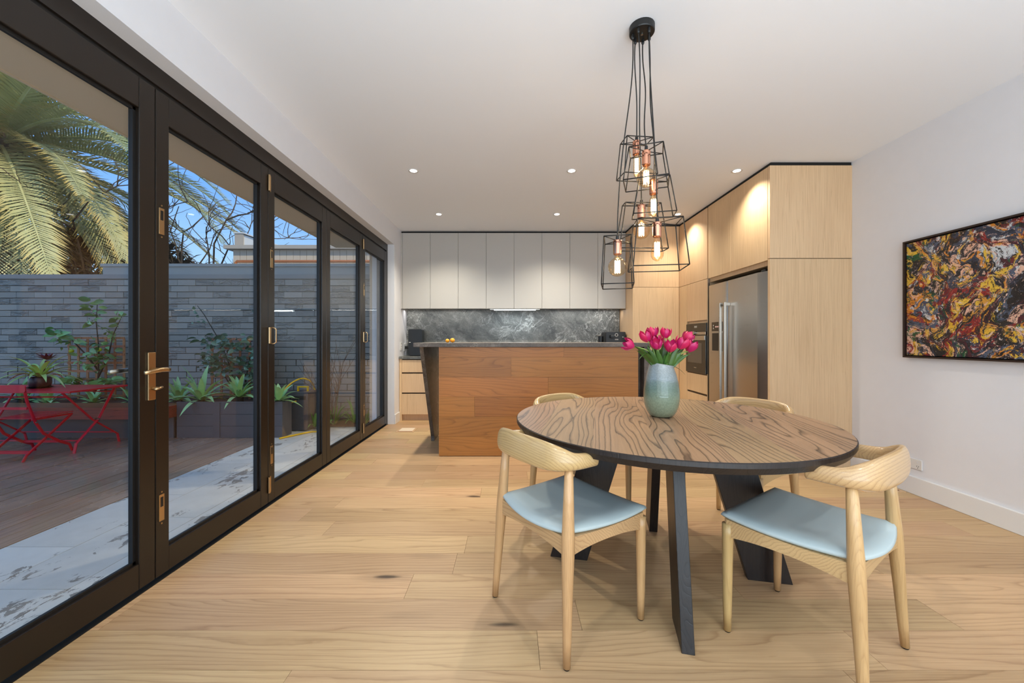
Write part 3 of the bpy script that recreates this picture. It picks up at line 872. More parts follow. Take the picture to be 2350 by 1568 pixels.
# ---------------------------------------------------------------- dining table (round, turned about its centre)
TC = Vector((0.765, 1.985, 0))
TR, TZ0, TZ1 = 0.735, 0.708, 0.750
tb = thing('dining_table', 'round smoked-oak dining table with dark splayed plank legs', 'table')
def arc_strip(xa, xb, r):
    ya = lambda x: math.sqrt(max(0, r * r - x * x))
    n = 10
    up_ = [(xa + (xb - xa) * i / n, ya(xa + (xb - xa) * i / n)) for i in range(n + 1)]
    dn_ = [(x, -y) for x, y in reversed(up_)]
    pts = []
    for p in up_ + dn_:
        if not pts or (Vector(p) - Vector(pts[-1])).length > 1e-5:
            pts.append(p)
    if (Vector(pts[0]) - Vector(pts[-1])).length < 1e-5: pts.pop()
    return pts
edges = [-TR, -0.56, -0.34, -0.10, 0.12, 0.33, 0.54, TR]
tops = thing('table_top', None, None); tops.parent = tb
for a, b in zip(edges, edges[1:]):
    def sub(a, b):
        # refine strips close to the rim so that the outline stays round
        n = 12
        xs = [a + (b - a) * i / n for i in range(n + 1)]
        if abs(a + TR) < 1e-6: xs = [-TR * math.cos(math.acos(-b / TR) * i / n) for i in range(n + 1)]
        if abs(b - TR) < 1e-6: xs = [TR * math.cos(math.acos(a / TR) * (1 - i / n)) for i in range(n + 1)]
        return xs
    xs = sub(a, b)
    yy_ = lambda x: math.sqrt(max(0, TR * TR - x * x))
    up_ = [(x, yy_(x)) for x in xs]; dn_ = [(x, -yy_(x)) for x in reversed(xs)]
    pts = []
    for p in up_ + dn_:
        if not pts or (Vector(p) - Vector(pts[-1])).length > 1e-5: pts.append(p)
    if (Vector(pts[0]) - Vector(pts[-1])).length < 1e-5: pts.pop()
    pts = pts[::-1]
    n = len(pts)
    mb = MB()
    ins = [((x * (1 - 0.004 / TR)), y * (1 - 0.004 / TR)) if (x * x + y * y) > (TR - 0.002) ** 2 else (x, y) for x, y in pts]
    und = [((x * (1 - 0.014 / TR)), y * (1 - 0.014 / TR)) if (x * x + y * y) > (TR - 0.002) ** 2 else (x, y) for x, y in pts]
    lay = [(und, TZ0), (pts, TZ0 + 0.024), (pts, TZ1 - 0.003), (ins, TZ1)]
    for li, (pp, z) in enumerate(lay):
        mb.v.extend([(x, y, z) for x, y in pp])
    for li in range(3):
        for i in range(n):
            j = (i + 1) % n
            mb.f.append((li * n + i, li * n + j, (li + 1) * n + j, (li + 1) * n + i)); mb.m.append(1)
    mb.f.append(tuple(range(3 * n, 4 * n))); mb.m.append(0)
    mb.f.append(tuple(range(n))[::-1]); mb.m.append(1)
    o = mb.build('board', [M['table_top'], M['table_dark']], tops)
# plank legs, each standing in a plane through the centre
for k in range(4):
    mb = MB()
    prof = [(0.375, 0.0), (0.565, 0.0), (0.36, TZ0), (0.165, TZ0)]
    vs = []
    for sx in (-0.023, 0.023):
        for r_, z in prof: vs.append((r_, sx, z))
    mb.add(vs, [(0, 1, 2, 3), (7, 6, 5, 4), (0, 4, 5, 1), (1, 5, 6, 2), (2, 6, 7, 3), (3, 7, 4, 0)])
    lg = mb.build('leg', M['table_dark'], tb, bevel=0.002)
    lg.rotation_euler = (0, 0, R(90 * k))
MB().lathe([(0.20, TZ0 - 0.03), (0.20, TZ0)], n=32).build('centre_plate', M['table_dark'], tb)
tb.location = TC
tb.rotation_euler = (0, 0, R(-12.5))

# ---------------------------------------------------------------- elbow chairs
def make_chair():
    c = thing('dining_chair', '-', 'chair', group='ash elbow chairs around the round table')
    # seat cushion
    nx, ny = 20, 18
    def outline(u, v):
        hw = 0.225 + 0.022 * v - 0.0 * v
        x = u * (0.216 + 0.028 * v)
        y = 0.015 + v * 0.425
        # gently curved sides
        y += -0.018 * (1 - u * u) * (1 - v) * 1.0 + 0.012 * (1 - u * u) * v
        return x, y
    def squ(a, b):      # rounded corners: map square towards superellipse
        k = 0.10
        return a * math.sqrt(1 - k * 2 * b * b / 2), b * math.sqrt(1 - k * 2 * a * a / 2)
    mb = MB()
    def surf(inset, zf):
        rows = []
        for j in range(ny + 1):
            for i in range(nx + 1):
                u = -1 + 2 * i / nx; w = -1 + 2 * j / ny
                a, b = squ(u, w)
                a *= inset; b *= inset
                x, y = outline(a, (b + 1) / 2)
                z = 0.437 + 0.017 * u * u + 0.010 * w * w
                e_ = max(abs(u), abs(w)) ** 6
                rows.append((x, y, z + zf(e_)))
        return rows
    top = surf(1.0, lambda e_: 0.014 - 0.014 * e_ ** 2)
    bot = surf(0.985, lambda e_: -0.024 + 0.006 * e_)
    n = (nx + 1) * (ny + 1)
    idx = lambda i, j: j * (nx + 1) + i
    mb.v = top + bot
    for j in range(ny):
        for i in range(nx):
            q = (idx(i, j), idx(i + 1, j), idx(i + 1, j + 1), idx(i, j + 1))
            mb.f.append(q); mb.m.append(0); mb.f.append(tuple(n + t_ for t_ in q[::-1])); mb.m.append(0)
    ring = [idx(i, 0) for i in range(nx)] + [idx(nx, j) for j in range(ny)] + [idx(nx - i, ny) for i in range(nx)] + [idx(0, ny - j) for j in range(ny)]
    # bulging middle ring
    mid = []
    for r_ in ring:
        p = Vector(mb.v[r_]); q = Vector(mb.v[n + r_])
        m_ = (p + q) / 2; cxy = Vector((0, 0.225, m_.z)); dd = (m_ - cxy).normalized() * 0.009
        mid.append(len(mb.v)); mb.v.append(tuple(m_ + dd))
    k = len(ring)
    for i in range(k):
        j = (i + 1) % k
        mb.f.append((ring[i], mid[i], mid[j], ring[j])); mb.m.append(0)
        mb.f.append((mid[i], n + ring[i], n + ring[j], mid[j])); mb.m.append(0)
    o = mb.build('seat', M['seat'], c, smooth=True)
    # seat rails with arched lower edge
    def rail(p, q, h_end=0.070, h_mid=0.042, th=0.022, z_t=0.442, sag=0.009):
        p = Vector((*p, 0)); q = Vector((*q, 0)); dr = (q - p); ln = dr.length; dr.normalize(); nr = Vector((-dr.y, dr.x, 0))
        mbr = MB(); N_ = 14; vs = []
        for i in range(N_ + 1):
            s_ = i / N_; w = (2 * s_ - 1) ** 2
            zt = z_t - sag * (1 - w); zb = zt - (h_mid + (h_end - h_mid) * (abs(2 * s_ - 1) ** 2.2))
            for sx in (-th / 2, th / 2):
                for z in (zb, zt):
                    vs.append(p + dr * ln * s_ + nr * sx + Vector((0, 0, z)))
        fs = []
        for i in range(N_):
            a = i * 4; b = a + 4
            fs += [(a, a + 1, b + 1, b), (a + 2, b + 2, b + 3, a + 3), (a + 1, a + 3, b + 3, b + 1), (a, b, b + 2, a + 2)]
        fs += [(0, 2, 3, 1), (N_ * 4, N_ * 4 + 1, N_ * 4 + 3, N_ * 4 + 2)]
        mbr.add(vs, fs)
        return mbr
    bl, br, fl, fr = (-0.212, 0.024), (0.212, 0.024), (-0.222, 0.415), (0.222, 0.415)
    rail(bl, br).build('seat_rail', M['rail_wood'], c)
    rail(fl, fr).build('seat_rail', M['rail_wood'], c)
    for a, b in ((bl, fl), (br, fr)):
        rail(a, b).build('seat_rail', M['rail_wood'], c)
    # legs
    for s_ in (-1, 1):
        LB = lambda z: (s_ * (0.235 - 0.032 * z / 0.69), 0.040 * z / 0.69, z)
        lb = MB().tube([LB(0.006), LB(0.10), LB(0.25), LB(0.38), LB(0.44), LB(0.56), LB(0.69)],
                        [0.0135, 0.016, 0.0195, 0.0235, 0.0235, 0.0195, 0.0150], 14).build('leg', M['chair_wood'], c, smooth=True)
        MB().lathe([(0.010, 0), (0.0125, 0.007)], (s_ * 0.235, 0, 0), 12).build('glide', M['black'], lb)
        lf = MB().tube([(s_ * 0.220, 0.416, 0.006), (s_ * 0.221, 0.416, 0.10), (s_ * 0.222, 0.415, 0.25), (s_ * 0.222, 0.414, 0.38), (s_ * 0.222, 0.414, 0.423)],
                        [0.0135, 0.016, 0.0185, 0.0205, 0.0205], 14).build('leg', M['chair_wood'], c, smooth=True)
        MB().lathe([(0.010, 0), (0.0125, 0.007)], (s_ * 0.220, 0.416, 0), 12).build('glide', M['black'], lf)
    # bent back rail with short arms
    half = [(0.218, 0.152, 0.700, .0265, .0215), (0.220, 0.117, 0.701, .0270, .0220), (0.219, 0.080, 0.702, .0280, .0230), (0.212, 0.045, 0.705, .0320, .0240),
            (0.195, 0.016, 0.711, .040, .0230), (0.166, -0.006, 0.716, .047, .0190), (0.122, -0.018, 0.719, .0510, .0155), (0.06, -0.025, 0.721, .0525, .014), (0.0, -0.027, 0.721, .053, .0135)]
    pts = [(x, y, z, a, b) for x, y, z, a, b in half] + [(-x, y, z, a, b) for x, y, z, a, b in half[-2::-1]]
    # catmull refine
    def cm(p0, p1, p2, p3, t):
        return [0.5 * ((2 * b) + (-a + c_) * t + (2 * a - 5 * b + 4 * c_ - d_) * t * t + (-a + 3 * b - 3 * c_ + d_) * t ** 3) for a, b, c_, d_ in zip(p0, p1, p2, p3)]
    fine = []
    for i in range(len(pts) - 1):
        p0, p1, p2, p3 = pts[max(i - 1, 0)], pts[i], pts[i + 1], pts[min(i + 2, len(pts) - 1)]
        for t_ in (0, 0.25, 0.5, 0.75):
            fine.append(cm(p0, p1, p2, p3, t_))
    fine.append(list(pts[-1]))
    # round the arm ends
    fine = [[fine[0][0], fine[0][1] + 0.003, fine[0][2], fine[0][3] * 0.9, fine[0][4] * 0.9]] + fine + [[fine[-1][0], fine[-1][1] + 0.003, fine[-1][2], fine[-1][3] * 0.9, fine[-1][4] * 0.9]]
    mbr = MB()
    nn = 20
    for i, p in enumerate(fine):
        a = Vector(fine[max(i - 1, 0)][:3]); b = Vector(fine[min(i + 1, len(fine) - 1)][:3])
        t_ = (b - a).normalized(); upv = Vector((0, 0, 1)); upv = (upv - t_ * upv.dot(t_)).normalized(); w = t_.cross(upv)
        for k2 in range(nn):
            c_ = 2 * math.pi * k2 / nn
            ca, sa = math.cos(c_), math.sin(c_)
            ex = 0.82
            ca = math.copysign(abs(ca) ** ex, ca); sa = math.copysign(abs(sa) ** ex, sa)
            tilt = 0.10 * (p[3] - 0.024) / 0.03
            q = Vector(p[:3]) + upv * (ca * p[3]) + w * (sa * p[4] + ca * p[3] * tilt)
            mbr.v.append(tuple(q))
    for i in range(len(fine) - 1):
        for k2 in range(nn):
            k3 = (k2 + 1) % nn
            mbr.f.append((i * nn + k2, i * nn + k3, (i + 1) * nn + k3, (i + 1) * nn + k2)); mbr.m.append(0)
    mbr.f.append(tuple(range(nn))[::-1]); mbr.m.append(0)
    mbr.f.append(tuple(range((len(fine) - 1) * nn, len(fine) * nn))); mbr.m.append(0)
    mbr.build('back_rail', M['rail_wood'], c, smooth=True)
    return c
chair0 = make_chair()
def put_chair(c, x, y, fx_, fy_, label):
    c.location = (x, y, 0)
    c.rotation_euler = (0, 0, math.atan2(-fx_, fy_))
    c['label'] = label
put_chair(chair0, 0.062, 1.566, 0.83, 0.56, 'ash elbow chair at the near left of the table, nearest the glass doors')
put_chair(copy_tree(chair0), 1.265, 1.333, -0.567, 0.824, 'ash elbow chair in front of the white wall socket, back to the viewer')
put_chair(copy_tree(chair0), 0.31, 2.68, 0.61, -0.79, 'ash elbow chair on the island side of the table, half hidden by it')
put_chair(copy_tree(chair0), 1.52, 2.463, -0.85, -0.53, 'ash elbow chair across the table, in front of the fridge and oak end panel')

# ---------------------------------------------------------------- vase and tulips
VZ = 0.7505
VC = Vector((0.768, 2.02, VZ))
v = MB()
prof = [(0.0, 0.0), (0.045, 0.0), (0.057, 0.006), (0.072, 0.028), (0.082, 0.058), (0.0875, 0.095), (0.086, 0.135), (0.080, 0.175), (0.0715, 0.215), (0.063, 0.245), (0.0585, 0.262), (0.0595, 0.270),
        (0.0575, 0.270), (0.056, 0.262), (0.060, 0.240), (0.070, 0.20), (0.080, 0.14), (0.083, 0.095), (0.076, 0.05), (0.05, 0.012), (0.0, 0.010)]
v.lathe([(r_ if r_ else 0.0005, z) for r_, z in prof], VC, 40, close=False)
v.v = [(x, y, z - max(0, (z - VZ - 0.2)) / 0.07 * 0.010 * ((x - VC.x) / 0.058) - 0.004 * max(0, (z - VZ - 0.2)) / 0.07) for x, y, z in v.v]
vase = v.build('vase', M['vase'], None, origin=VC, smooth=True)
tag(vase, 'sage and pale blue glazed vase with slanted rim, holding magenta tulips', 'vase')

def bez(p0, p1, p2, n=10):
    return [p0 * (1 - t) ** 2 + p1 * 2 * t * (1 - t) + p2 * t * t for t in [i / n for i in range(n + 1)]]
def blade(mb, p0, p1, p2, w, fold=0.25, n=8, mi=0, side=None, shape=0.45, attr=None):
    """leaf blade along a bezier; folded slightly along its midrib"""
    pts = bez(p0, p1, p2, n)
    vs = []; fs = []
    for i, p in enumerate(pts):
        t = i / n
        tg = (pts[min(i + 1, n)] - pts[max(i - 1, 0)]).normalized()
        sd = side if side is not None else Vector((0, 0, 1)).cross(tg)
        sd = (sd - tg * sd.dot(tg))
        sd = sd.normalized() if sd.length > 1e-4 else tg.orthogonal().normalized()
        nm = tg.cross(sd)
        ww = w * (math.sin(math.pi * min(1, max(0, (t * 0.92 + 0.06))) ** (0.5 / shape * 0.7)) * 0.98 + 0.02)
        if i == n: ww = w * 0.02
        vs += [p + sd * ww / 2 + nm * fold * ww / 2, p, p - sd * ww / 2 + nm * fold * ww / 2]
    for i in range(n):
        a = i * 3
        fs += [(a, a + 1, a + 4, a + 3), (a + 1, a + 2, a + 5, a + 4)]
    mb.add(vs, fs, mi)
    return mb

def petal_mesh():
    mb = MB(); N_, K = 8, 4
    vs = []
    hgt = 0.058
    for i in range(N_ + 1):
        t = i / N_
        rad = 0.0245 * (math.sin(math.pi * (0.10 + 0.62 * t)) ** 0.8) * 1.0
        hw = 0.62 * (math.sin(math.pi * (0.12 + 0.80 * t) ** 1.0) ** 0.6) if t < 0.98 else 0.10
        for k2 in range(-K, K + 1):
            a = hw * k2 / K
            z = hgt * t - 0.004 * (abs(k2) / K) ** 2 * t
            vs.append((rad * math.cos(a), rad * math.sin(a), z))
    w = 2 * K + 1
    fs = [(i * w + k2, i * w + k2 + 1, (i + 1) * w + k2 + 1, (i + 1) * w + k2) for i in range(N_) for k2 in range(w - 1)]
    mb.add(vs, fs)
    return mb.mesh('petal', M['petal'], True)
PETAL = petal_mesh()
# (pixel x, pixel y, depth, scale, closed?, label)
TUL = [(1442, 791, 1.97, 1.0, 'magenta tulip drooping on its own far left of the bunch'),
       (1482, 771, 1.97, 1.05, 'magenta tulip at the upper left front of the bunch, opening'),
       (1497, 762, 2.04, 1.0, 'magenta tulip behind and above the upper left one'),
       (1500, 781, 2.02, .95, 'half hidden magenta tulip between the upper left and the small front one'),
       (1506, 790, 1.95, .95, 'small magenta tulip low at the front, left of the vase middle'),
       (1513, 780, 2.10, .9, 'pink tulip showing its back between the front flowers'),
       (1527.5, 764, 2.03, .95, 'upright closed magenta tulip, tallest in the middle of the bunch'),
       (1538, 794, 1.95, 1.05, 'open magenta tulip low at the front over the vase middle'),
       (1565, 787, 1.97, 1.12, 'largest magenta tulip, at the right front of the bunch'),
       (1579, 774, 2.04, 1.0, 'purplish tulip peeping out behind the right-hand flowers'),
       (1586, 794, 1.98, 1.1, 'magenta tulip lowest and outermost on the right of the bunch')]
rt = random.Random(5)
TG = 'magenta tulips in the glazed vase'
for i, (px, py, dpt, scl, lab) in enumerate(TUL):
    hp_ = at(px, py, dpt)
    root = VC + Vector(((px - 1522) * 0.00035, (dpt - 2.02) * 0.25, 0.03))
    rim = VC + Vector((max(-0.034, min(0.034, (px - 1522) * 0.0009)), max(-.030, min(.030, (dpt - 2.02) * 0.6)), 0.262))
    dirv = (hp_ - rim).normalized()
    if i == 0: dirv = Vector((-0.86, -0.1, 0.35)).normalized()
    if i == 10: dirv = Vector((0.35, -0.25, 0.9)).normalized()
    base = hp_ - dirv * 0.028 * scl
    t = thing('tulip', lab, 'flower', base, group=TG)
    q = dirv.to_track_quat('Z', 'Y')
    for k2 in range(6):
        o = place('petal', PETAL, t)
        inner = k2 % 2
        s_ = 1.14 * scl * (0.93 if inner else 1.0)
        o.scale = (s_ * (0.92 if inner else 1.05), s_ * (0.92 if inner else 1.05), s_ * 0.88)
        o.rotation_mode = 'QUATERNION'
        from mathutils import Quaternion
        lean = Quaternion((0, 1, 0), R(rt.uniform(1, 7)))
        o.rotation_quaternion = q @ Quaternion((0, 0, 1), k2 * math.pi / 3 + i) @ lean
    ctrl = rim + (rim - root).normalized() * 0.5 * (base - rim).length
    stem = [root] + bez(rim, ctrl, base, 8)
    MB().tube(stem, 0.0032, 7).build('stem', plain('tulip_stem', srgb(132, 158, 76), 0.5) if i == 0 else bpy.data.materials['tulip_stem'], t, smooth=True)
    if i == 0:
        a0, a1, a2 = at(1490, 812, 1.97), at(1480, 812, 1.95), at(1466, 826, 1.93)
        mb = blade(MB(), a0, a1 + Vector((0, 0, 0.01)), a2, 0.016)
        mb.build('leaf', M['tulip_leaf'], t, smooth=True)
    for k2 in range(3):
        ang = rt.uniform(-0.6, 0.6)
        tip = rim.lerp(base, rt.uniform(0.70, 1.0)) + Vector((rt.uniform(-0.018, 0.018), rt.uniform(-0.02, 0.02), rt.uniform(-0.02, 0.01)))
        mid_ = rim.lerp(tip, 0.5) + Vector((rt.uniform(-0.010, 0.010), rt.uniform(-0.02, 0.01), 0.01))
        mb = blade(MB(), rim * 0.75 + Vector((VC.x, VC.y, rim.z)) * 0.25 + Vector((rt.uniform(-.006, .006), rt.uniform(-.006, .006), -0.03)), mid_, tip, rt.uniform(0.020, 0.032), 0.45, side=Vector((math.cos(ang), math.sin(ang), 0)))
        mb.build('leaf', M['tulip_leaf'], t, smooth=True)
    if i == 10:
        mb = blade(MB(), VC + Vector((0.045, 0, 0.258)), at(1556, 842, 1.98), at(1574, 862, 1.96), 0.016, side=Vector((0, 1, 0.2)))
        mb.build('leaf', M['tulip_leaf'], t, smooth=True)
    if i == 8:
        MB().ball(at(1535, 778, 2.08), (0.011, 0.011, 0.02)).tube([rim, at(1535, 781, 2.08)], 0.003, 6).build('green_bud', M['brom_leaf'], t, smooth=True)

# ---------------------------------------------------------------- cluster pendant
P = thing('pendant_light', 'black cluster pendant with six wire cages, copper sockets and glowing filament bulbs', 'pendant light', (0.652, 1.97, CZ))
pc = MB().lathe([(0.058, CZ - 0.034), (0.061, CZ - 0.030), (0.061, CZ)], (0.652, 1.97, 0), 32)
cano = pc.build('canopy', M['black'], P)
MB().tube([(0.652, 1.97, CZ - 0.034), (0.652, 1.97, CZ - 0.040)], 0.006, 8).build('screw', M['nickel'], cano)
CG = [  # cx, y top, y bottom, Y, wt, dt, wb, db, rot, bulb, exit angle
    (1461, 323, 407, 2.07, .140, .090, .175, .110, 6, 'tube', 118),
    (1483, 345, 421, 1.95, .155, .130, .205, .170, -20, 'globe', 66),
    (1500, 412, 494, 1.99, .140, .085, .200, .105, -13, 'pear', 20),
    (1472, 469, 573, 2.08, .185, .055, .255, .075, 2, 'globe', 230),
    (1508, 509, 616, 1.93, .205, .140, .250, .180, -9, 'pear', 300),
    (1417, 550, 657, 1.96, .125, .170, .148, .205, -15, 'globe', 170)]
pz = random.Random(3)
for ci, (cx, yt, yb_, Y, wt_, dt, wb, db, rot, kind, ang) in enumerate(CG):
    ct, cb = at(cx, yt, Y), at(cx, yb_, Y)
    ca, sa = math.cos(R(rot)), math.sin(R(rot))
    def cor(w, dpt, c):
        return [Vector((c.x + x * ca - y_ * sa, c.y + x * sa + y_ * ca, c.z)) for x, y_ in ((-w / 2, -dpt / 2), (w / 2, -dpt / 2), (w / 2, dpt / 2), (-w / 2, dpt / 2))]
    A, B = cor(wt_, dt, ct), cor(wb, db, cb)
    cg = MB(); r0 = 0.0027
    hub = ct + Vector((0, 0, -0.006))
    for k2 in range(4):
        cg.tube([A[k2], A[(k2 + 1) % 4]], r0, 6).tube([B[k2], B[(k2 + 1) % 4]], r0, 6).tube([A[k2], B[k2]], r0, 6).tube([A[k2], hub], r0 * 0.85, 6)
    cg.build('wire_cage', M['black'], P, smooth=True)
    sk = MB().lathe([(0.004, 0.004), (0.0195, 0.002), (0.0205, -0.002), (0.0205, -0.066), (0.018, -0.070)], hub, 24)
    so = sk.build('socket', M['copper'], P, smooth=False)
    MB().lathe([(0.0035, 0.030), (0.0075, 0.026), (0.0085, 0.004), (0.004, 0.002)], hub, 12).build('cord_grip', M['black'], so)
    bz = hub.z - 0.068
    if kind == 'globe':
        pr = [(0.013, 0.004), (0.014, -0.008)] + [(0.0465 * math.sin(a), -0.062 + 0.0465 * math.cos(a)) for a in [0.45 + (math.pi - 0.45) * i / 14 for i in range(15)]]
        fl_ = (-0.030, -0.092, 0.012)
    elif kind == 'pear':
        pr = [(0.012, 0.004), (0.0135, -0.008), (0.020, -0.030), (0.028, -0.058), (0.0305, -0.078), (0.028, -0.096), (0.020, -0.109), (0.008, -0.116), (0.002, -0.119)]
        fl_ = (-0.026, -0.094, 0.011)
    else:
        pr = [(0.012, 0.004), (0.0155, -0.006), (0.0165, -0.02), (0.0165, -0.100), (0.012, -0.112), (0.002, -0.118)]
        fl_ = (-0.018, -0.096, 0.008)
    bl_ = MB().lathe([(max(a, 0.001), b) for a, b in pr], (hub.x, hub.y, bz), 24, close=False).build('bulb', M['bulb'], P, smooth=True)
    fm = MB()
    NF = 7
    for k2 in range(NF):
        a = 2 * math.pi * k2 / NF
        b2 = 2 * math.pi * (k2 + 0.5) / NF
        fm.tube([(hub.x + fl_[2] * math.cos(a), hub.y + fl_[2] * math.sin(a), bz + fl_[0]), (hub.x + fl_[2] * math.cos(b2) * 1.05, hub.y + fl_[2] * math.sin(b2) * 1.05, bz + fl_[1])], 0.0017, 5)
        c3 = 2 * math.pi * (k2 + 1) / NF
        fm.tube([(hub.x + fl_[2] * math.cos(b2) * 1.05, hub.y + fl_[2] * math.sin(b2) * 1.05, bz + fl_[1]), (hub.x + fl_[2] * math.cos(c3), hub.y + fl_[2] * math.sin(c3), bz + fl_[0])], 0.0017, 5)
    fm.build('filament', M['filament'], bl_, smooth=True)
    MB().tube([(hub.x, hub.y, bz), (hub.x, hub.y, bz + fl_[0] - 0.01)], 0.003, 8).build('glass_stem', M['bulb'], bl_)
    ex = Vector((0.652 + 0.044 * math.cos(R(ang)), 1.97 + 0.044 * math.sin(R(ang)), CZ - 0.034))
    MB().lathe([(0.0075, 0), (0.0075, -0.018), (0.004, -0.024)], ex, 12).build('cord_grip', M['black'], cano)
    tp = hub + Vector((0, 0, 0.02))
    w1 = Vector((pz.uniform(-.008, .008), pz.uniform(-.008, .008), 0)); w2 = Vector((pz.uniform(-.008, .008), pz.uniform(-.008, .008), 0))
    cpts = []
    for k2 in range(25):
        s_ = k2 / 24
        p_ = ex.lerp(tp, s_)
        # cords hang: leave the canopy vertically and drop into the socket vertically
        e_ = s_ * s_ * (3 - 2 * s_)
        p_.x = ex.x + (tp.x - ex.x) * e_; p_.y = ex.y + (tp.y - ex.y) * e_
        p_ += w1 * math.sin(math.pi * s_ * 2) * 0.7 + w2 * math.sin(math.pi * s_ * 3) * 0.5
        cpts.append(p_)
    MB().tube(cpts, 0.0030, 6).build('cord', M['black'], P, smooth=True)
    lamp('filament_glow', 'POINT', (hub.x, hub.y, bz - 0.06), 2.1, (1.0, 0.80, 0.58), shadow_soft_size=0.012)

# ---------------------------------------------------------------- recessed downlights
DL = [(-0.894, 3.647, 'left end of the nearer row'), (0.561, 3.647, 'nearer row, over the island'), (2.08, 3.647, 'nearer row, beside the tall oak units'),
      (-0.89, 4.91, 'left end of the far row'), (0.572, 4.91, 'far row, behind the island'), (2.07, 4.91, 'far row, in front of the corner pantry')]
for x, y_, lab in DL:
    t = thing('downlight', 'round recessed white downlight, lit, ' + lab, 'downlight', (x, y_, CZ), group='recessed ceiling downlights over the kitchen')
    MB().lathe([(0.030, -0.001), (0.046, -0.004), (0.047, -0.0005)], (x, y_, CZ), 28, close=False).build('trim_ring', M['plastic_w'], t, smooth=True)
    MB().lathe([(0.001, -0.003), (0.031, -0.003)], (x, y_, CZ), 24, close=False).build('lens', M['led'], t)
    lamp('downlight_beam', 'SPOT', (x, y_, CZ - 0.02), 115 if x < 2 else 50, (1.0, 0.93, 0.78), (0, 0, 0), spot_size=R(128), spot_blend=0.9, shadow_soft_size=0.03)
for x, y_ in ((-0.7, 0.15), (2.35, 0.15), (0.85, 0.15)):
    lamp('downlight_beam', 'SPOT', (x, y_, CZ - 0.02), 26, (0.92, 0.97, 1.0), (0, 0, 0), spot_size=R(125), spot_blend=0.7, shadow_soft_size=0.03)

# ---------------------------------------------------------------- painting on the right wall
t = thing('painting', 'large abstract painting of thick multicoloured brushstrokes in a thin dark frame', 'painting', (XR, 2.38, 1.44))
ya, yb, za, zb = 1.62, 2.978, 1.008, 1.872
MB().box(XR - 0.030, XR - 0.008, ya + 0.018, yb - 0.018, za + 0.018, zb - 0.018).build('canvas', M['paint_canvas'], t, bevel=0.002)
m = MB()
for a, b, c_, d_ in ((ya, yb, za, za + 0.012), (ya, yb, zb - 0.012, zb), (ya, ya + 0.012, za + 0.012, zb - 0.012), (yb - 0.012, yb, za + 0.012, zb - 0.012)):
    m.box(XR - 0.042, XR - 0.001, a, b, c_, d_)
m.build('frame', plain('dark_walnut_frame', srgb(44, 30, 24), 0.4), t)
MB().box(XR - 0.008, XR - 0.001, ya + 0.012, yb - 0.012, za + 0.012, zb - 0.012).build('backing', M['black_gap'], t)

# ---------------------------------------------------------------- sockets, switches, floor vents
def outlet(x, y_, z, w, h, label, normal, switches=2):
    t = thing('power_outlet', label, 'power outlet', (x, y_, z))
    if normal == 'X-':
        MB().box(x - 0.009, x, y_ - w / 2, y_ + w / 2, z - h / 2, z + h / 2).build('plate', M['plastic_w'], t, bevel=0.0025)
        m = MB(); k_ = MB()
        for s_ in (-1, 1):
            m.box(x - 0.012, x - 0.009, y_ + s_ * w * .22 - 0.005, y_ + s_ * w * .22 + 0.005, z + h * .12, z + h * .30)
            yc = y_ + s_ * w * .26
            k_.box(x - 0.0096, x - 0.009, yc - .008, yc - .005, z - .016, z - .008).box(x - 0.0096, x - 0.009, yc + .005, yc + .008, z - .016, z - .008).box(x - 0.0096, x - 0.009, yc - .0015, yc + .0015, z - .028, z - .019)
        m.build('switch', M['plastic_w'], t, bevel=0.001); k_.build('pin_holes', M['black_gap'], t)
    else:
        MB().box(x, x + 0.009, y_ - w / 2, y_ + w / 2, z - h / 2, z + h / 2).build('plate', M['plastic_w'], t, bevel=0.0025)
        m = MB()
        for i_ in range(switches):
            zc = z + (i_ - (switches - 1) / 2) * 0.034
            m.box(x + 0.009, x + 0.013, y_ - 0.006, y_ + 0.006, zc - 0.010, zc + 0.010)
        m.build('switch', M['plastic_w'], t, bevel=0.001)
    return t
outlet(XR, 2.93, 0.225, 0.118, 0.074, 'white double power outlet low on the right wall above the baseboard', 'X-')
outlet(XL, 5.66, 1.045, 0.072, 0.115, 'white light switch plate beside the end of the glass doors', 'X+', 2)
ow = outlet(XL, 5.86, 1.03, 0.072, 0.115, 'white outlet in the bench corner with the black plug', 'X+', 1)
MB().box(XL + 0.0135, XL + 0.045, 5.842, 5.878, 1.005, 1.045).tube([(XL + 0.045, 5.86, 1.02), (XL + 0.075, 5.855, 1.00), (XL + 0.07, 5.84, 0.95), (XL + 0.09, 5.80, 0.913), (XL + 0.12, 5.79, 0.911)], 0.004, 8).build('plug_and_cord', M['plastic_k'], ow)

t = thing('floor_vent', 'square timber floor vent with a pale insert, left of the island', 'vent', (-1.31, 5.0, 0))
m = MB().box(-1.42, -1.20, 4.885, 5.125, 0.0, 0.004)
m.build('rim', M['floor_oak'], t)
MB().box(-1.395, -1.225, 4.925, 5.10, 0.004, 0.006).build('insert', plain('pale_insert', srgb(226, 206, 178), 0.5), t)
MB().box(-1.40, -1.22, 4.90, 4.925, 0.004, 0.005).build('slot', plain('vent_slot', srgb(150, 104, 70), 0.6), t)
t = thing('floor_vent', 'slatted timber floor vent beside the right wall baseboard', 'vent', (2.78, 3.15, 0))
MB().box(2.66, 2.93, 2.98, 3.36, 0.0, 0.003).build('well', plain('vent_well', srgb(80, 52, 34), 0.7), t)
for a, b, c_, d_ in ((2.64, 2.66, 2.96, 3.38), (2.93, 2.95, 2.96, 3.38), (2.66, 2.93, 2.96, 2.98), (2.66, 2.93, 3.36, 3.38)):
    MB().box(a, b, c_, d_, 0.0, 0.006).build('rim', M['cab_oak'], t)
for i in range(9):
    y_ = 2.995 + i * 0.040
    MB().box(2.66, 2.93, y_, y_ + 0.016, 0.003, 0.0055).build('slat', M['bench_timber'], t)

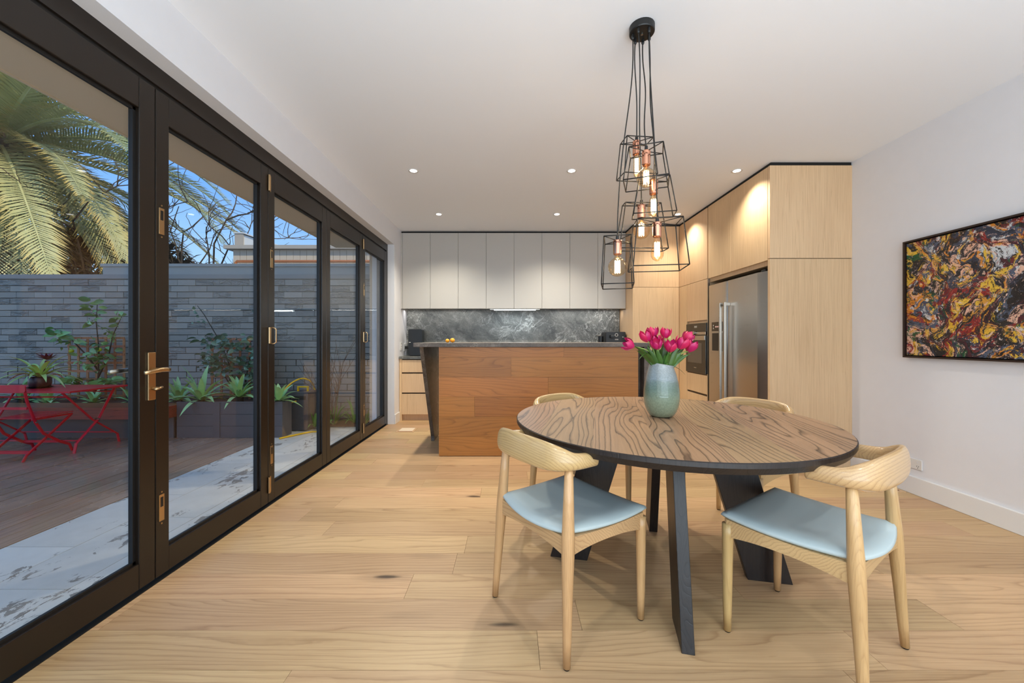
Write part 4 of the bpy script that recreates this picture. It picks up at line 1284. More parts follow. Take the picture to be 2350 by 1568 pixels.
# ---------------------------------------------------------------- things on the bench and the island
t = thing('speaker', 'black upright speaker with rounded corners standing on the stone bench', 'speaker', (-1.37, 5.76, 0.905))
def rrect(x0, x1, z0, z1, r, n=6):
    pts = []
    for cx_, cz_, a0 in ((x1 - r, z1 - r, 0), (x0 + r, z1 - r, 90), (x0 + r, z0 + r, 180), (x1 - r, z0 + r, 270)):
        for i in range(n + 1):
            a = R(a0 + 90 * i / n); pts.append((cx_ + r * math.cos(a), cz_ + r * math.sin(a)))
    return pts
MB().prism(rrect(-1.475, -1.272, 0.912, 1.292, 0.028), 'Y', 5.70, 5.84).build('body', M['plastic_k'], t, bevel=0.004)
MB().box(-1.45, -1.30, 5.72, 5.82, 0.905, 0.912).build('base', M['black'], t)
MB().box(-1.462, -1.438, 5.6985, 5.70, 1.098, 1.106).build('badge', M['plastic_w'], t)
t = thing('coffee_machine', 'black espresso machine with a silver ring dial on the rear bench', 'coffee machine', (1.47, 5.66, 0.905))
MB().prism(rrect(1.345, 1.625, 0.91, 1.252, 0.018), 'Y', 5.60, 5.88).build('body', M['plastic_k'], t, bevel=0.004)
MB().lathe([(0.021, 0), (0.021, 0.006), (0.015, 0.006), (0.015, 0)], (0, 0, 0), 24, close=False)
ringm = MB()
for k2 in range(24):
    a, b = 2 * math.pi * k2 / 24, 2 * math.pi * (k2 + 1) / 24
    ringm.bar((1.493 + .020 * math.cos(a), 5.596, 1.208 + .020 * math.sin(a)), (1.493 + .020 * math.cos(b), 5.596, 1.208 + .020 * math.sin(b)), 0.005, 0.004)
ringm.build('dial_ring', M['plastic_w'], t)
MB().tube([(1.493, 5.60, 1.208), (1.493, 5.594, 1.208)], 0.014, 16).build('dial', M['black'], t)
m = MB()
for i in range(3):
    m.box(1.473 + i * 0.017, 1.484 + i * 0.017, 5.5985, 5.60, 1.135, 1.152)
m.build('display', plain('coffee_display', srgb(170, 170, 170), 0.4), t)
MB().tube([(1.582, 5.60, 1.178), (1.582, 5.588, 1.178)], 0.008, 12).build('button', M['nickel'], t)
MB().box(1.395, 1.455, 5.53, 5.60, 1.165, 1.205).build('spout_head', M['plastic_k'], t, bevel=0.006)
MB().lathe([(0.033, 0.905), (0.037, 0.92), (0.037, 1.19), (0.030, 1.195)], (1.29, 5.68, 0), 20).build('milk_jug', M['plastic_k'], t, smooth=False)
MB().tube([(1.285, 5.64, 1.195), (1.215, 5.62, 1.198)], 0.006, 8).build('handle', M['nickel'], t)
for px, lab, r_ in ((1027, 'smaller apricot on the left of the pair on the island top', 0.0215), (1038, 'larger apricot on the right of the pair on the island top', 0.0255)):
    p = at(px, 783, 4.20)
    m = MB().ball((p.x, 4.20 + (0.01 if px > 1030 else -0.005), 1.110 + r_ * 0.93), (r_, r_, r_ * 0.93), 18, 12)
    t = thing('apricot', lab, 'fruit', (p.x, 4.2, 1.11), group='apricots on the island')
    m.build('flesh', M['amber'], t, smooth=True)
    MB().tube([(p.x, 4.2, 1.110 + r_ * 1.84), (p.x + 0.001, 4.2, 1.110 + r_ * 2.0)], 0.0012, 6).build('stalk', M['bark'], t)

# ---------------------------------------------------------------- terrace
GZ = -0.08
PX0, PX1, PY0, PY1 = -3.0, -1.90, -1.6, 5.98
gnd = struct('ground_base', MB().box(-70, -1.9, -40, 60, -0.30, -0.125), M['fascia'], origin=(-6, 5, -0.2))
pv = tag(thing('terrace_paving', 'pale bluestone paving strip with muddy wet prints along the doors', None, (-2.45, 2.2, GZ)), kind='structure')
xcols = [-2.972, -2.567, -2.162]
for ci, xa in enumerate(xcols + []):
    xb = xa + 0.405
    if ci == 2: xb = -1.86
    yy0 = PY0 + (0.39 if ci % 2 else 0.0) + 0.009
    y_ = yy0 - 0.785
    while y_ < PY1:
        a, b = max(y_, PY0), min(y_ + 0.785, PY1)
        if b - a > 0.05:
            MB().box(xa + .002, xb - .002, a + .002, b - .002, -0.12, GZ).build('paver', M['paver'], pv, origin=((xa + xb) / 2, (a + b) / 2, GZ))
        y_ += 0.785
MB().box(-2.975, -1.86, PY0, PY1, -0.124, GZ - 0.006).build('joint_bed', plain('paver_joint', srgb(70, 70, 72), 0.9), pv)
dk = tag(thing('terrace_deck', 'wet dark timber deck with boards running away from the viewer', None, (-5.5, 2.0, GZ)), kind='structure')
x = -2.985
rd = random.Random(8)
while x > -9.3:
    w = 0.138
    cut = rd.choice((None, rd.uniform(1.5, 4.0)))
    segs = [(-1.6, 4.93)] if cut is None else [(-1.6, cut - .002), (cut + .002, 4.93)]
    dz = rd.uniform(-0.0015, 0.0015)
    for a, b in segs:
        MB().box(x - w, x, a, b, -0.12, GZ + dz).build('board', M['deck'], dk, origin=(x - w / 2, (a + b) / 2, GZ))
    x -= w + 0.006

# brick wall facing the house
WY = 6.0
bw = struct('wall_brick', MB().box(-10.2, -1.62, WY + 0.012, WY + 0.23, -0.12, 2.055), M['mortar'], origin=(-5, WY, 0))
tag(bw, 'charcoal painted brick courtyard wall')
MB().box(-10.2, -1.62, WY - 0.012, WY + 0.24, 2.105, 2.128).box(-10.2, -1.62, WY - 0.012, WY - 0.008, 2.065, 2.105).box(-10.2, -1.62, WY + 0.0, WY + 0.23, 2.055, 2.105, 0).build('capping', M['grey_cap'], bw)
BRK = MB().box(-0.1335, 0.1335, 0, 0.024, -0.0415, 0.0415).mesh('brick', M['brick'])
rest = MB()
count = 0
rb = random.Random(4)
for ci in range(23):
    z = 2.050 - 0.0465 - ci * 0.093
    if z < -0.1: break
    x = -7.85 - 0.27 * 8 + (0.135 if ci % 2 else 0) + rb.uniform(-0.03, 0.03)
    while x < -1.62 + 0.1:
        yq = WY - 0.012 + rb.uniform(-0.003, 0.003)
        if x - .1295 > -10.15 and x + 0.1295 < -1.60:
            if -7.95 < x < -1.9 and count < 300:
                o = place('brick', BRK, bw, Vector((x, yq, z)) - Vector(bw.location))
                count += 1
            else:
                rest.box(x - .1295, x + .1295, yq, yq + .024, z - .0415, z + .0415)
        x += 0.27
o = rest.build('brick_courses', M['brick'], bw)
o['kind'] = 'stuff'
# grey sheet parapet behind the wall
pp = struct('parapet', MB().box(-6.42, -1.2, 6.24, 6.50, 1.6, 2.29).box(-6.44, -1.2, 6.22, 6.52, 2.29, 2.335), M['fascia'], origin=(-4, 6.3, 2))
tag(pp, 'grey sheet-metal parapet box rising behind the brick wall')
# garden wires on the wall
t = tag(MB().tube([(-6.3, 5.975, 1.60), (-2.85, 5.975, 1.60)], 0.004, 6).tube([(-6.3, 5.975, 1.60), (-6.3, 6.0, 1.60)], 0.005, 6).tube([(-2.85, 5.975, 1.60), (-2.85, 6.0, 1.60)], 0.005, 6).build('garden_wire', M['nickel'], None, origin=(-4.5, 5.98, 1.6)), 'thin steel climbing wire stretched across the brick wall', 'wire')

# neighbouring building
NY = 9.5
nb = thing('neighbour_building', 'beige board-clad neighbouring building with grey fascia and copper pipe', 'building', (-4.3, NY, 0))
MB().box(-6.65, -1.0, NY + 0.03, NY + 4, -0.1, 3.28).build('wall', M['cladding'], nb)
MB().box(-6.80, -0.9, NY - 0.12, NY + 4.1, 3.30, 3.385).build('fascia', M['fascia'], nb)
x = -6.65
while x < -1.0:
    MB().box(x + .004, x + .156, NY, NY + 0.03, -0.1, 3.29).build('cladding_board', M['cladding'], nb, origin=(x, NY, 0))
    x += 0.16
c0 = at(525, 531, NY); c1 = at(546, 531, NY); c2 = at(625, 560, NY)
sk = MB().box(c0.x, c1.x, NY + 0.2, NY + 0.9, 3.385, c0.z).build('skylight_box', M['fascia'], nb)
MB().prism([(c1.x, 3.385), (c2.x, 3.385), (c2.x, 3.43), (c1.x, c1.z - 0.03)], 'Y', NY + 0.22, NY + 0.9).build('skylight_side', M['tin_white'], nb)
MB().prism([(c0.x - .02, c0.z), (c1.x, c1.z), (c2.x, 3.44), (c2.x, 3.47), (c1.x, c1.z + .03), (c0.x - .02, c0.z + .03)], 'Y', NY + 0.18, NY + 0.95).build('skylight_flashing', M['tin_white'], nb)
pz_ = 1.14 + 180 * (NY - 0.1) / F
q0, q1 = at(541, 600, NY - .1), at(860, 600, NY - .1)
MB().tube([(q0.x, NY - .1, 2.4), (q0.x, NY - .1, q0.z - .03), (q0.x + .03, NY - .1, q0.z), (q1.x - .03, NY - .1, q0.z), (q1.x, NY - .1, q0.z - .03), (q1.x, NY - .1, 2.4)], 0.032, 8).build('copper_pipe', M['copper_pipe'], nb, smooth=True)
MB().box(q0.x + 0.3, q1.x, NY - 0.16, NY - 0.03, 2.60, 2.72).build('white_rail', M['tin_white'], nb)

# ---------------------------------------------------------------- planter bench
pb = thing('planter_bench', 'timber-topped bench in front of the planting bed', 'bench', (-6.6, 4.9, GZ))
for i in range(4):
    y_ = 4.745 + i * 0.092
    MB().box(-9.3, -4.16, y_, y_ + 0.088, 0.300, 0.328).build('slat', M['bench_timber'], pb, origin=(-6.6, y_, 0.3))
MB().box(-9.3, -4.16, 4.745, 4.765, 0.185, 0.299).build('front_board', M['bench_timber'], pb, origin=(-6.6, 4.745, 0.25))
MB().box(-4.20, -4.16, 4.766, 5.10, 0.185, 0.299).build('end_board', M['bench_timber'], pb)
MB().box(-9.3, -4.19, 4.93, 4.96, -0.08, 0.298).build('base_wall', M['charcoal'], pb)
pt = thing('planter_box', 'low charcoal planter of horizontal boards in front of the brick wall', 'planter', (-3.5, 4.95, GZ))
for i in range(3):
    z0 = -0.08 + i * 0.146
    for a, b in ((-4.155, -3.66), (-3.655, -2.84)):
        MB().box(a, b, 4.932, 4.96, z0 + .001, z0 + .144).build('board', M['charcoal'], pt, origin=(a, 4.93, z0))
MB().box(-3.70, -3.615, 4.925, 4.932, -0.08, 0.358).build('cover_strip', M['charcoal'], pt)
MB().box(-2.868, -2.84, 4.96, 5.14, -0.08, 0.358).box(-3.2, -2.868, 5.115, 5.14, -0.08, 0.358).box(-3.2, -3.172, 5.14, 5.96, -0.08, 0.358).build('end_wall', M['charcoal'], pt)
MB().box(-4.155, -2.84, 4.925, 4.965, 0.356, 0.366).build('top_edge', M['charcoal'], pt)
so_ = MB().box(-9.3, -3.2, 5.12, 5.985, 0.10, 0.27).box(-4.15, -2.87, 4.965, 5.11, 0.1, 0.30)
tag(so_.build('planting_bed', M['soil'], None, origin=(-6, 5.5, 0.2)), 'dark soil bed along the foot of the brick wall', 'soil', kind='stuff')
bed2 = MB().box(-2.6, -1.91, 5.55, 5.98, -0.079, -0.045)
tag(bed2.build('garden_bed', M['soil'], None, origin=(-2.2, 5.7, -0.08)), 'small soil bed with strap-leaved plants by the return wall', 'soil', kind='stuff')

# ---------------------------------------------------------------- trellises
def trellis(x0, x1, z0, z1, y_, label):
    t = thing('trellis', label, 'trellis', ((x0 + x1) / 2, y_, z0))
    n = round((x1 - x0) / 0.128)
    for i in range(n + 1):
        x = x0 + (x1 - x0) * i / n
        MB().box(x - .016, x + .016, y_, y_ + .010, z0, z1).build('upright_lath', M['trellis'], t, origin=(x, y_, z0))
    n = round((z1 - z0) / 0.128)
    for i in range(n + 1):
        z = z0 + (z1 - z0) * i / n
        MB().box(x0 - .016, x1 + .016, y_ - .010, y_, z - .016, z + .016).build('cross_lath', M['trellis'], t)
    return t
trellis(-6.46, -5.66, 0.20, 1.165, 5.80, 'square timber trellis behind the red table, carrying a lemon tree')
trellis(-4.37, -3.55, 0.20, 1.150, 5.80, 'timber trellis thickly covered by a dark glossy climber')

# leaves: oval meshes shared by copies
def oval_leaf(name, L, w, m, bend=0.25):
    mb = blade(MB(), Vector((0, 0, 0)), Vector((L * 0.5, 0, L * bend)), Vector((L, 0, 0)), w, 0.25, n=5)
    return mb.mesh(name, m, True)
CL = oval_leaf('leaf', 0.125, 0.062, M['citrus_leaf'])
VL = oval_leaf('leaf', 0.070, 0.040, M['climber_leaf'])
rl = random.Random(12)
def leaf_at(mesh, parent, p, scale, yaw=None, pitch=None):
    o = place('leaf', mesh, parent, Vector(p) - wloc(parent))
    o.rotation_euler = (rl.uniform(-0.9, 0.9) + R(50), pitch if pitch is not None else rl.uniform(-0.5, 0.7), yaw if yaw is not None else rl.uniform(0, 6.28))
    o.scale = (scale,) * 3
    return o
lt = thing('lemon_tree', 'espaliered young lemon tree with glossy leaves climbing the left trellis', 'tree', (-6.06, 5.74, 0.27))
stems = [[(-6.02, 5.74, 0.25), (-5.96, 5.73, 0.6), (-5.94, 5.72, 1.0), (-5.98, 5.72, 1.4), (-5.94, 5.70, 1.70)],
         [(-5.96, 5.73, 0.6), (-5.80, 5.72, 0.9), (-5.72, 5.70, 1.2), (-5.56, 5.68, 1.50)],
         [(-5.96, 5.73, 0.7), (-6.15, 5.72, 0.95), (-6.32, 5.70, 1.15), (-6.52, 5.66, 1.30)],
         [(-6.02, 5.74, 0.35), (-6.2, 5.72, 0.5), (-6.4, 5.70, 0.62)], [(-6.0, 5.74, 0.4), (-5.84, 5.72, 0.5), (-5.7, 5.70, 0.58)]]
for s_ in stems:
    MB().tube(s_, [0.012 - 0.008 * i / (len(s_) - 1) for i in range(len(s_))], 6).build('branch', M['bark'], lt, smooth=True)
for s_ in stems:
    n = 46 if len(s_) == 5 else 34
    for i in range(n):
        f = rl.uniform(0.1, 1.0) * (len(s_) - 1); k2 = min(int(f), len(s_) - 2)
        p = Vector(s_[k2]).lerp(Vector(s_[k2 + 1]), f - k2)
        sp_ = 0.09 if p.z < 1.2 else 0.06
        p += Vector((rl.uniform(-sp_, sp_), rl.uniform(-0.10, 0.0), rl.uniform(-0.05, 0.05)))
        leaf_at(CL, lt, p, rl.uniform(0.65, 1.3))
for p in ((-6.27, 5.66, 0.98), (-5.87, 5.66, 1.0), (-5.72, 5.66, 0.66)):
    MB().ball(p, (0.032, 0.028, 0.026), 12, 8).build('lemon', M['lemon'], lt, smooth=True)
cl = thing('climber', 'dense dark green climber with small glossy leaves over the second trellis', 'climbing plant', (-3.95, 5.76, 0.27))
for s_ in ([(-4.0, 5.76, 0.25), (-4.05, 5.75, 0.7), (-4.2, 5.74, 1.1), (-4.42, 5.72, 1.5), (-4.52, 5.72, 1.63)], [(-3.9, 5.76, 0.25), (-3.8, 5.75, 0.8), (-3.68, 5.74, 1.2), (-3.62, 5.72, 1.55)], [(-3.95, 5.76, 0.3), (-4.2, 5.74, 0.7), (-4.4, 5.72, 0.85)]):
    MB().tube(s_, [0.010 - 0.006 * i / (len(s_) - 1) for i in range(len(s_))], 6).build('branch', M['bark'], cl, smooth=True)
    for i in range(9):
        leaf_at(VL, cl, Vector(s_[-1]) + Vector((rl.uniform(-.08, .08), rl.uniform(-.05, .03), rl.uniform(-.30, .04))), rl.uniform(.7, 1.2))
for i in range(280):
    u = rl.random() ** 0.75
    x = -4.46 + 0.98 * u
    z = 1.18 - rl.random() * (0.42 + 0.40 * u)
    if z < 0.62 and x < -4.15: z += 0.4
    leaf_at(VL, cl, (x, 5.72 - rl.uniform(0, 0.16), z + rl.uniform(-.03, .05)), rl.uniform(1.0, 1.9))

# ---------------------------------------------------------------- rosette and strap-leaved plants
def rosette(name, label, cat, c, n, L, w, m, group=None, el=(15, 80), droop=0.35, seed=1, trunk=0.0, spread=360):
    r_ = random.Random(seed)
    c = Vector(c)
    t = thing(name, label, cat, c, group=group)
    if trunk:
        MB().lathe([(0.03, 0), (0.055, trunk * 0.3), (0.05, trunk), (0.02, trunk + 0.03)], c, 10).build('stem', M['bark'], t)
    c2 = c + Vector((0, 0, trunk))
    for i in range(n):
        az = i * 2.39996 + r_.uniform(-.2, .2)
        e_ = R(el[0] + (el[1] - el[0]) * ((i + 0.5) / n) + r_.uniform(-6, 6))
        l_ = L * r_.uniform(0.75, 1.1)
        h = Vector((math.cos(az), math.sin(az), 0))
        p1 = c2 + h * l_ * 0.5 * math.cos(e_) + Vector((0, 0, l_ * 0.5 * math.sin(e_) + l_ * droop * 0.35))
        p2 = c2 + h * l_ * math.cos(e_ * 0.85) + Vector((0, 0, l_ * math.sin(e_) - l_ * droop * math.cos(e_)))
        mb = blade(MB(), c2 + h * 0.015, p1, p2, w * r_.uniform(.8, 1.15), 0.35, n=8, side=Vector((-h.y, h.x, 0)))
        mb.build('leaf', m, t, smooth=True)
    return t
AG = 'soft agaves in the planting bed'
def agave(px, py, Y, L, n, lab, seed, trunk=0.05):
    p = at(px, py, Y)
    rosette('agave', lab, 'agave', (p.x, Y, 0.27), n + 3, L, 0.064, M['agave_leaf'], AG, (-5, 82), 0.30, seed, trunk)
agave(410, 920, 5.28, 0.36, 15, 'soft green agave right at the end of the timber bench', 3)
agave(462, 925, 5.12, 0.48, 18, 'largest soft green agave, spilling over the planter edge', 4, 0.08)
agave(548, 915, 5.26, 0.42, 18, 'soft green agave in front of the dark climber', 5, 0.10)
agave(640, 905, 5.06, 0.32, 13, 'soft green agave at the right end of the planter, beside the hose', 6, 0.08)
agave(305, 925, 5.35, 0.33, 12, 'soft green agave beside the trellis, right of the lemon tree', 7, 0.02)
agave(110, 925, 5.40, 0.34, 12, 'low green agave seen under the red table, below the bromeliad pot', 8, 0.0)
agave(52, 925, 5.45, 0.36, 12, 'green agave behind the red folding chair back', 9, 0.04)
agave(215, 930, 5.45, 0.30, 10, 'low green agave at the foot of the lemon tree', 10, 0.0)
SG = 'strap-leaved plants by the return wall'
for px, Y, L, n, lab, sd_ in ((722, 5.42, 0.34, 16, 'strap-leaved plant nearest the hose reel', 21), (768, 5.60, 0.42, 20, 'strap-leaved plant under the bare shrub', 22),
                           (812, 5.66, 0.38, 18, 'strap-leaved plant right of the bare shrub', 23), (840, 5.60, 0.27, 14, 'strap-leaved plant against the warm brick return wall', 24)):
    p = at(px, 960, Y)
    rosette('strap_leaf_plant', lab, 'plant', (p.x, Y, -0.05), n, L, 0.032, M['strap_leaf'], SG, (25, 80), 0.45, sd_)

def twig_tree(name, label, cat, base, h, spread, n, seed, r0=0.02, curl=0.5, lean=(0, 0), leaves=None, m='twig', levels=3, ratio=(0.40, 0.68)):
    r_ = random.Random(seed)
    t = thing(name, label, cat, base)
    tr = MB(); tw = MB(); lf = MB()
    def grow(mb, p, dr, ln, rad, lev):
        k_ = 7
        pts = [Vector(p)]
        d_ = Vector(dr).normalized()
        for i in range(k_):
            d_ = (d_ + Vector((r_.gauss(0, curl), r_.gauss(0, curl), r_.gauss(0, curl * 0.7))) * 0.42).normalized()
            pts.append(pts[-1] + d_ * ln / k_)
        mb.tube(pts, [rad * (1 - 0.62 * i / k_) for i in range(k_ + 1)], 4 if lev else 6, cap=False)
        if lev < levels:
            for j in range(n[lev]):
                q = pts[r_.randint(2, k_)]
                nd = (d_ * 0.7 + Vector((r_.gauss(0, 1), r_.gauss(0, .8), r_.gauss(0.25, .6))) * spread).normalized()
                grow(tw, q, nd, ln * r_.uniform(*ratio), rad * 0.5, lev + 1)
        elif leaves:
            for q in pts[3::2]:
                if r_.random() < leaves[1]:
                    s_ = leaves[0]
                    a = Vector((r_.gauss(0, 1), r_.gauss(0, 1), r_.gauss(0, 1))).normalized()
                    blade(lf, q, q + a * s_ * .5, q + a * s_, s_ * .5, n=2)
    for j in range(n[0]):
        grow(tr, base, (lean[0] + r_.gauss(0, .28), lean[1] + r_.gauss(0, .2), 1), h * r_.uniform(.45, .6), r0, 1)
    tr.build('stem', M[m], t, smooth=True)
    o = tw.build('twigs', M[m], t, smooth=True); o['kind'] = 'stuff'
    if leaves:
        o = lf.build('leaves', M[leaves[2]], t, smooth=True); o['kind'] = 'stuff'
    return t
b_ = at(764, 960, 5.5)
M['bud'] = plain('pale_bud', srgb(190, 130, 120), 0.6)
twig_tree('bare_shrub', 'bare branching shrub with pale pink buds in front of the brick wall', 'shrub', (b_.x, 5.5, -0.05), 1.5, 0.26, [6, 5, 3], 31, 0.008, 0.10, leaves=(0.022, 0.3, 'bud'), levels=2, ratio=(.5, .8))
# curly willow and a small leafy tree beyond the wall
b_ = at(395, 620, 11.0)
twig_tree('curly_willow', 'bare curly willow against the sky beside the palm', 'tree', (b_.x, 11.0, 0.0), 8.4, 0.8, [6, 9, 8], 44, 0.045, 0.6, lean=(0.20, 0), levels=3, m='bark', ratio=(.34, .55))
b_ = at(690, 620, 12.5)
twig_tree('small_tree', 'sparse twiggy tree above the neighbouring roof', 'tree', (b_.x, 12.5, 0.0), 5.6, 0.5, [4, 5, 5], 52, 0.05, 0.3, leaves=(0.11, 0.5, 'climber_leaf'), levels=3, m='bark', ratio=(.35, .55))

# ---------------------------------------------------------------- date palm
def frond_mesh(L, droop, seed, m, n=84, lw=0.042, ll=0.60):
    r_ = random.Random(seed)
    pts = []
    p = Vector((0, 0, 0)); ang = 0.0
    K = 22
    for i in range(K + 1):
        pts.append(p.copy())
        t = i / K
        ang = -droop * (t ** 1.35)
        p = p + Vector((math.cos(ang), 0, math.sin(ang))) * (L / K)
    mb = MB()
    mb.tube(pts, [0.035 * (1 - 0.93 * i / K) + 0.003 for i in range(K + 1)], 5, cap=False)
    tf = [0.0] * len(mb.v)
    for i in range(n):
        t = 0.10 + 0.90 * (i + 0.5) / n
        f = t * K; k_ = min(int(f), K - 1)
        q = pts[k_].lerp(pts[k_ + 1], f - k_)
        tg = (pts[min(k_ + 1, K)] - pts[k_]).normalized()
        nm = Vector((-tg.z, 0, tg.x))
        l_ = ll * (math.sin(math.pi * min(1, 0.16 + 0.80 * t)) ** 0.55) * r_.uniform(.9, 1.08)
        for s_ in (-1, 1):
            fw = 0.55 + 0.7 * t + r_.uniform(-.08, .08)
            dr = (Vector((0, s_, 0)) + tg * fw + nm * (0.30 + r_.uniform(-.12, .12))).normalized()
            e1 = q + dr * l_ * 0.55
            e2 = q + dr * l_ - Vector((0, 0, 1)) * l_ * 0.12 * r_.uniform(0.3, 2.0)
            wv = tg.cross(dr).cross(dr).normalized() * lw * 0.5
            wv = tg * lw * 0.5
            b = len(mb.v)
            mb.v += [tuple(q - wv * .6), tuple(q + wv * .6), tuple(e1 + wv), tuple(e1 - wv), tuple(e2)]
            mb.f += [(b, b + 1, b + 2, b + 3), (b + 3, b + 2, b + 4)]; mb.m += [0, 0]
            tf += [0.0, 0.0, 0.45, 0.45, 1.0]
    me = mb.mesh('frond', m)
    at_ = me.attributes.new('tipf', 'FLOAT', 'POINT')
    at_.data.foreach_set('value', tf)
    return me
pc_ = at(0, 330, 9.6)
palm = thing('date_palm', 'large Canary date palm with arching fronds behind the brick wall', 'palm tree', (pc_.x, 9.6, 0))
MB().lathe([(0.42, -0.1), (0.36, 1.0), (0.35, 3.5), (0.46, pc_.z - 0.5), (0.35, pc_.z + 0.1), (0.1, pc_.z + .4)], (pc_.x, 9.6, 0), 16).build('trunk', M['bark'], palm)
FM = [frond_mesh(4.6, 1.25, 1, M['frond']), frond_mesh(4.9, 1.6, 2, M['frond']), frond_mesh(4.3, 0.9, 3, M['frond']),
      frond_mesh(4.8, 1.0, 4, M['frond_low']), frond_mesh(4.6, 0.75, 5, M['frond_low'])]
rp = random.Random(17)
nf = 96
for i in range(nf):
    az = i * 2.39996
    lv = (i + 0.5) / nf                     # 0 top .. 1 bottom
    el_ = R(78 - 128 * lv + rp.uniform(-7, 7))
    low = lv > 0.58
    me = rp.choice(FM[3:] if low else FM[:3])
    o = place('frond', me, palm, (0, 0, pc_.z))
    # drooping part must stay vertical: rotate about z last
    o.rotation_mode = 'XYZ'
    o.rotation_euler = (rp.uniform(-.25, .25), -el_, az + rp.uniform(-.15, .15))
    s_ = rp.uniform(1.05, 1.30)
    o.scale = (s_, s_, s_)
for i in range(10):                       # old flower stalks in the heart of the crown
    a = i * 0.63; 
    pts = [Vector((pc_.x, 9.6, pc_.z)) + Vector((math.cos(a) * t_ * 1.3, math.sin(a) * t_ * 1.3, 0.35 * t_ - 0.5 * t_ * t_)) for t_ in (0, .4, .8, 1.2)]
    MB().tube(pts, [.03, .02, .015, .01], 5).build('flower_stalk', M['twig'], palm)

def bush(name, label, c, r_, m, n, size, seed):
    q = random.Random(seed)
    t = thing(name, label, 'tree', (c[0], c[1], 0))
    mb = MB()
    for i in range(n):
        a, b = q.uniform(0, 6.283), math.acos(q.uniform(-1, 1))
        rad = q.uniform(0.55, 1.0) ** 0.5
        p = Vector((c[0] + r_[0] * rad * math.sin(b) * math.cos(a), c[1] + r_[1] * rad * math.sin(b) * math.sin(a), c[2] + r_[2] * rad * math.cos(b)))
        d_ = Vector((q.gauss(0, 1), q.gauss(0, 1), q.gauss(0, 1))).normalized() * size
        blade(mb, p, p + d_ * .5 + Vector((0, 0, size * .1)), p + d_, size * .45, n=2)
    o = mb.build('foliage', m, t, smooth=True); o['kind'] = 'stuff'
    MB().tube([(c[0], c[1], -0.1), (c[0], c[1], c[2])], [.15, .08], 8).build('trunk', M['bark'], t)
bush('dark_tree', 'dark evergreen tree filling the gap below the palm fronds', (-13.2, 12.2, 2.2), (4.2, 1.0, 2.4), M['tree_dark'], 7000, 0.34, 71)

# ---------------------------------------------------------------- red folding table and chair
RX0, RX1, RY0, RY1, RZ = -5.95, -4.56, 4.10, 4.72, 0.605
t = thing('folding_table', 'red metal folding garden table with crossed legs', 'table', ((RX0 + RX1) / 2, (RY0 + RY1) / 2, GZ))
MB().box(RX0, RX1, RY0, RY1, RZ - 0.004, RZ).box(RX0, RX1, RY0, RY0 + .004, RZ - .018, RZ - .004).box(RX0, RX1, RY1 - .004, RY1, RZ - .018, RZ - .004).box(RX0, RX0 + .004, RY0 + .004, RY1 - .004, RZ - .018, RZ - .004).box(RX1 - .004, RX1, RY0 + .004, RY1 - .004, RZ - .018, RZ - .004).build('table_top', M['red'], t)
for xx in (RX0 + 0.12, RX1 - 0.12):
    MB().tube([(xx, RY1 - .03, RZ - .015), (xx, RY0 + 0.40, 0.24), (xx, RY0 + 0.17, 0.02), (xx, RY0 + 0.15, GZ)], [(0.009, 0.016)] * 4, 8).build('leg', M['red'], t)
    x2 = xx + (0.022 if xx < -5.2 else -0.022)
    MB().tube([(x2, RY0 + .05, RZ - .015), (x2, RY0 + 0.36, 0.24), (x2, RY1 + 0.02, 0.02), (x2, RY1 + 0.04, GZ)], [(0.009, 0.016)] * 4, 8).build('leg', M['red'], t)
    MB().tube([(xx - .03, RY0 + .385, 0.245), (xx + .03, RY0 + .385, 0.245)], 0.009, 8).build('rivet', M['nickel'], t)
    MB().box(xx - .02, xx + .02, RY0 + .03, RY1 - .03, RZ - .022, RZ - .010).build('runner', M['red'], t)
for y_, z in ((RY1 - .06, RZ - .07), (RY0 + .09, RZ - .07), (RY0 + .18, 0.05), (RY1 - 0.03, 0.05)):
    MB().tube([(RX0 + .12, y_, z), (RX1 - .12, y_, z)], 0.007, 6).build('stretcher', M['red'], t)

t = thing('folding_chair', 'red metal folding chair with slatted seat drawn up to the garden table', 'chair', (-5.02, 4.1, GZ))
xs_ = (-5.24, -4.83)
for xx in xs_:
    MB().tube([(xx, 3.93, 0.69), (xx, 3.96, 0.52), (xx, 4.03, 0.30), (xx, 4.10, 0.17), (xx, 4.25, 0.05), (xx, 4.34, 0.0), (xx, 4.37, GZ)], [(0.014, 0.007)] * 7, 8, up=(0, 1, 0)).build('leg', M['red'], t)
    x2 = xx + (0.018 if xx < -5 else -0.018)
    MB().tube([(x2, 4.38, 0.325), (x2, 4.20, 0.17), (x2, 4.03, 0.03), (x2, 3.97, -0.02), (x2, 3.94, GZ)], [(0.014, 0.007)] * 5, 8, up=(0, 1, 0)).build('leg', M['red'], t)
    for y_, z in ((4.03, 0.30), (4.17, 0.135)):
        MB().tube([(xx - .014, y_, z), (xx + .014, y_, z)], 0.008, 8).build('rivet', M['nickel'], t)
MB().box(xs_[0] + .018, xs_[1] - .018, 3.985, 4.005, -0.01, 0.02).build('stretcher', M['red'], t)
MB().box(xs_[0], xs_[1], 4.26, 4.275, 0.035, 0.06).build('stretcher', M['red'], t)
m = MB().prism(rrect(xs_[0] - .03, xs_[1] + .03, 0.615, 0.69, .02), 'Y', 3.918, 3.928)
m.build('back_board', M['red'], t)
MB().box(xs_[0], xs_[1], 3.955, 3.965, 0.44, 0.465).build('back_slat', M['red'], t)
for i in range(7):
    y_ = 4.02 + i * 0.054
    MB().box(xs_[0] + 0.008, xs_[1] - 0.008, y_, y_ + 0.044, 0.335 + 0.002 * i, 0.341 + 0.002 * i).build('seat_slat', M['red'], t)
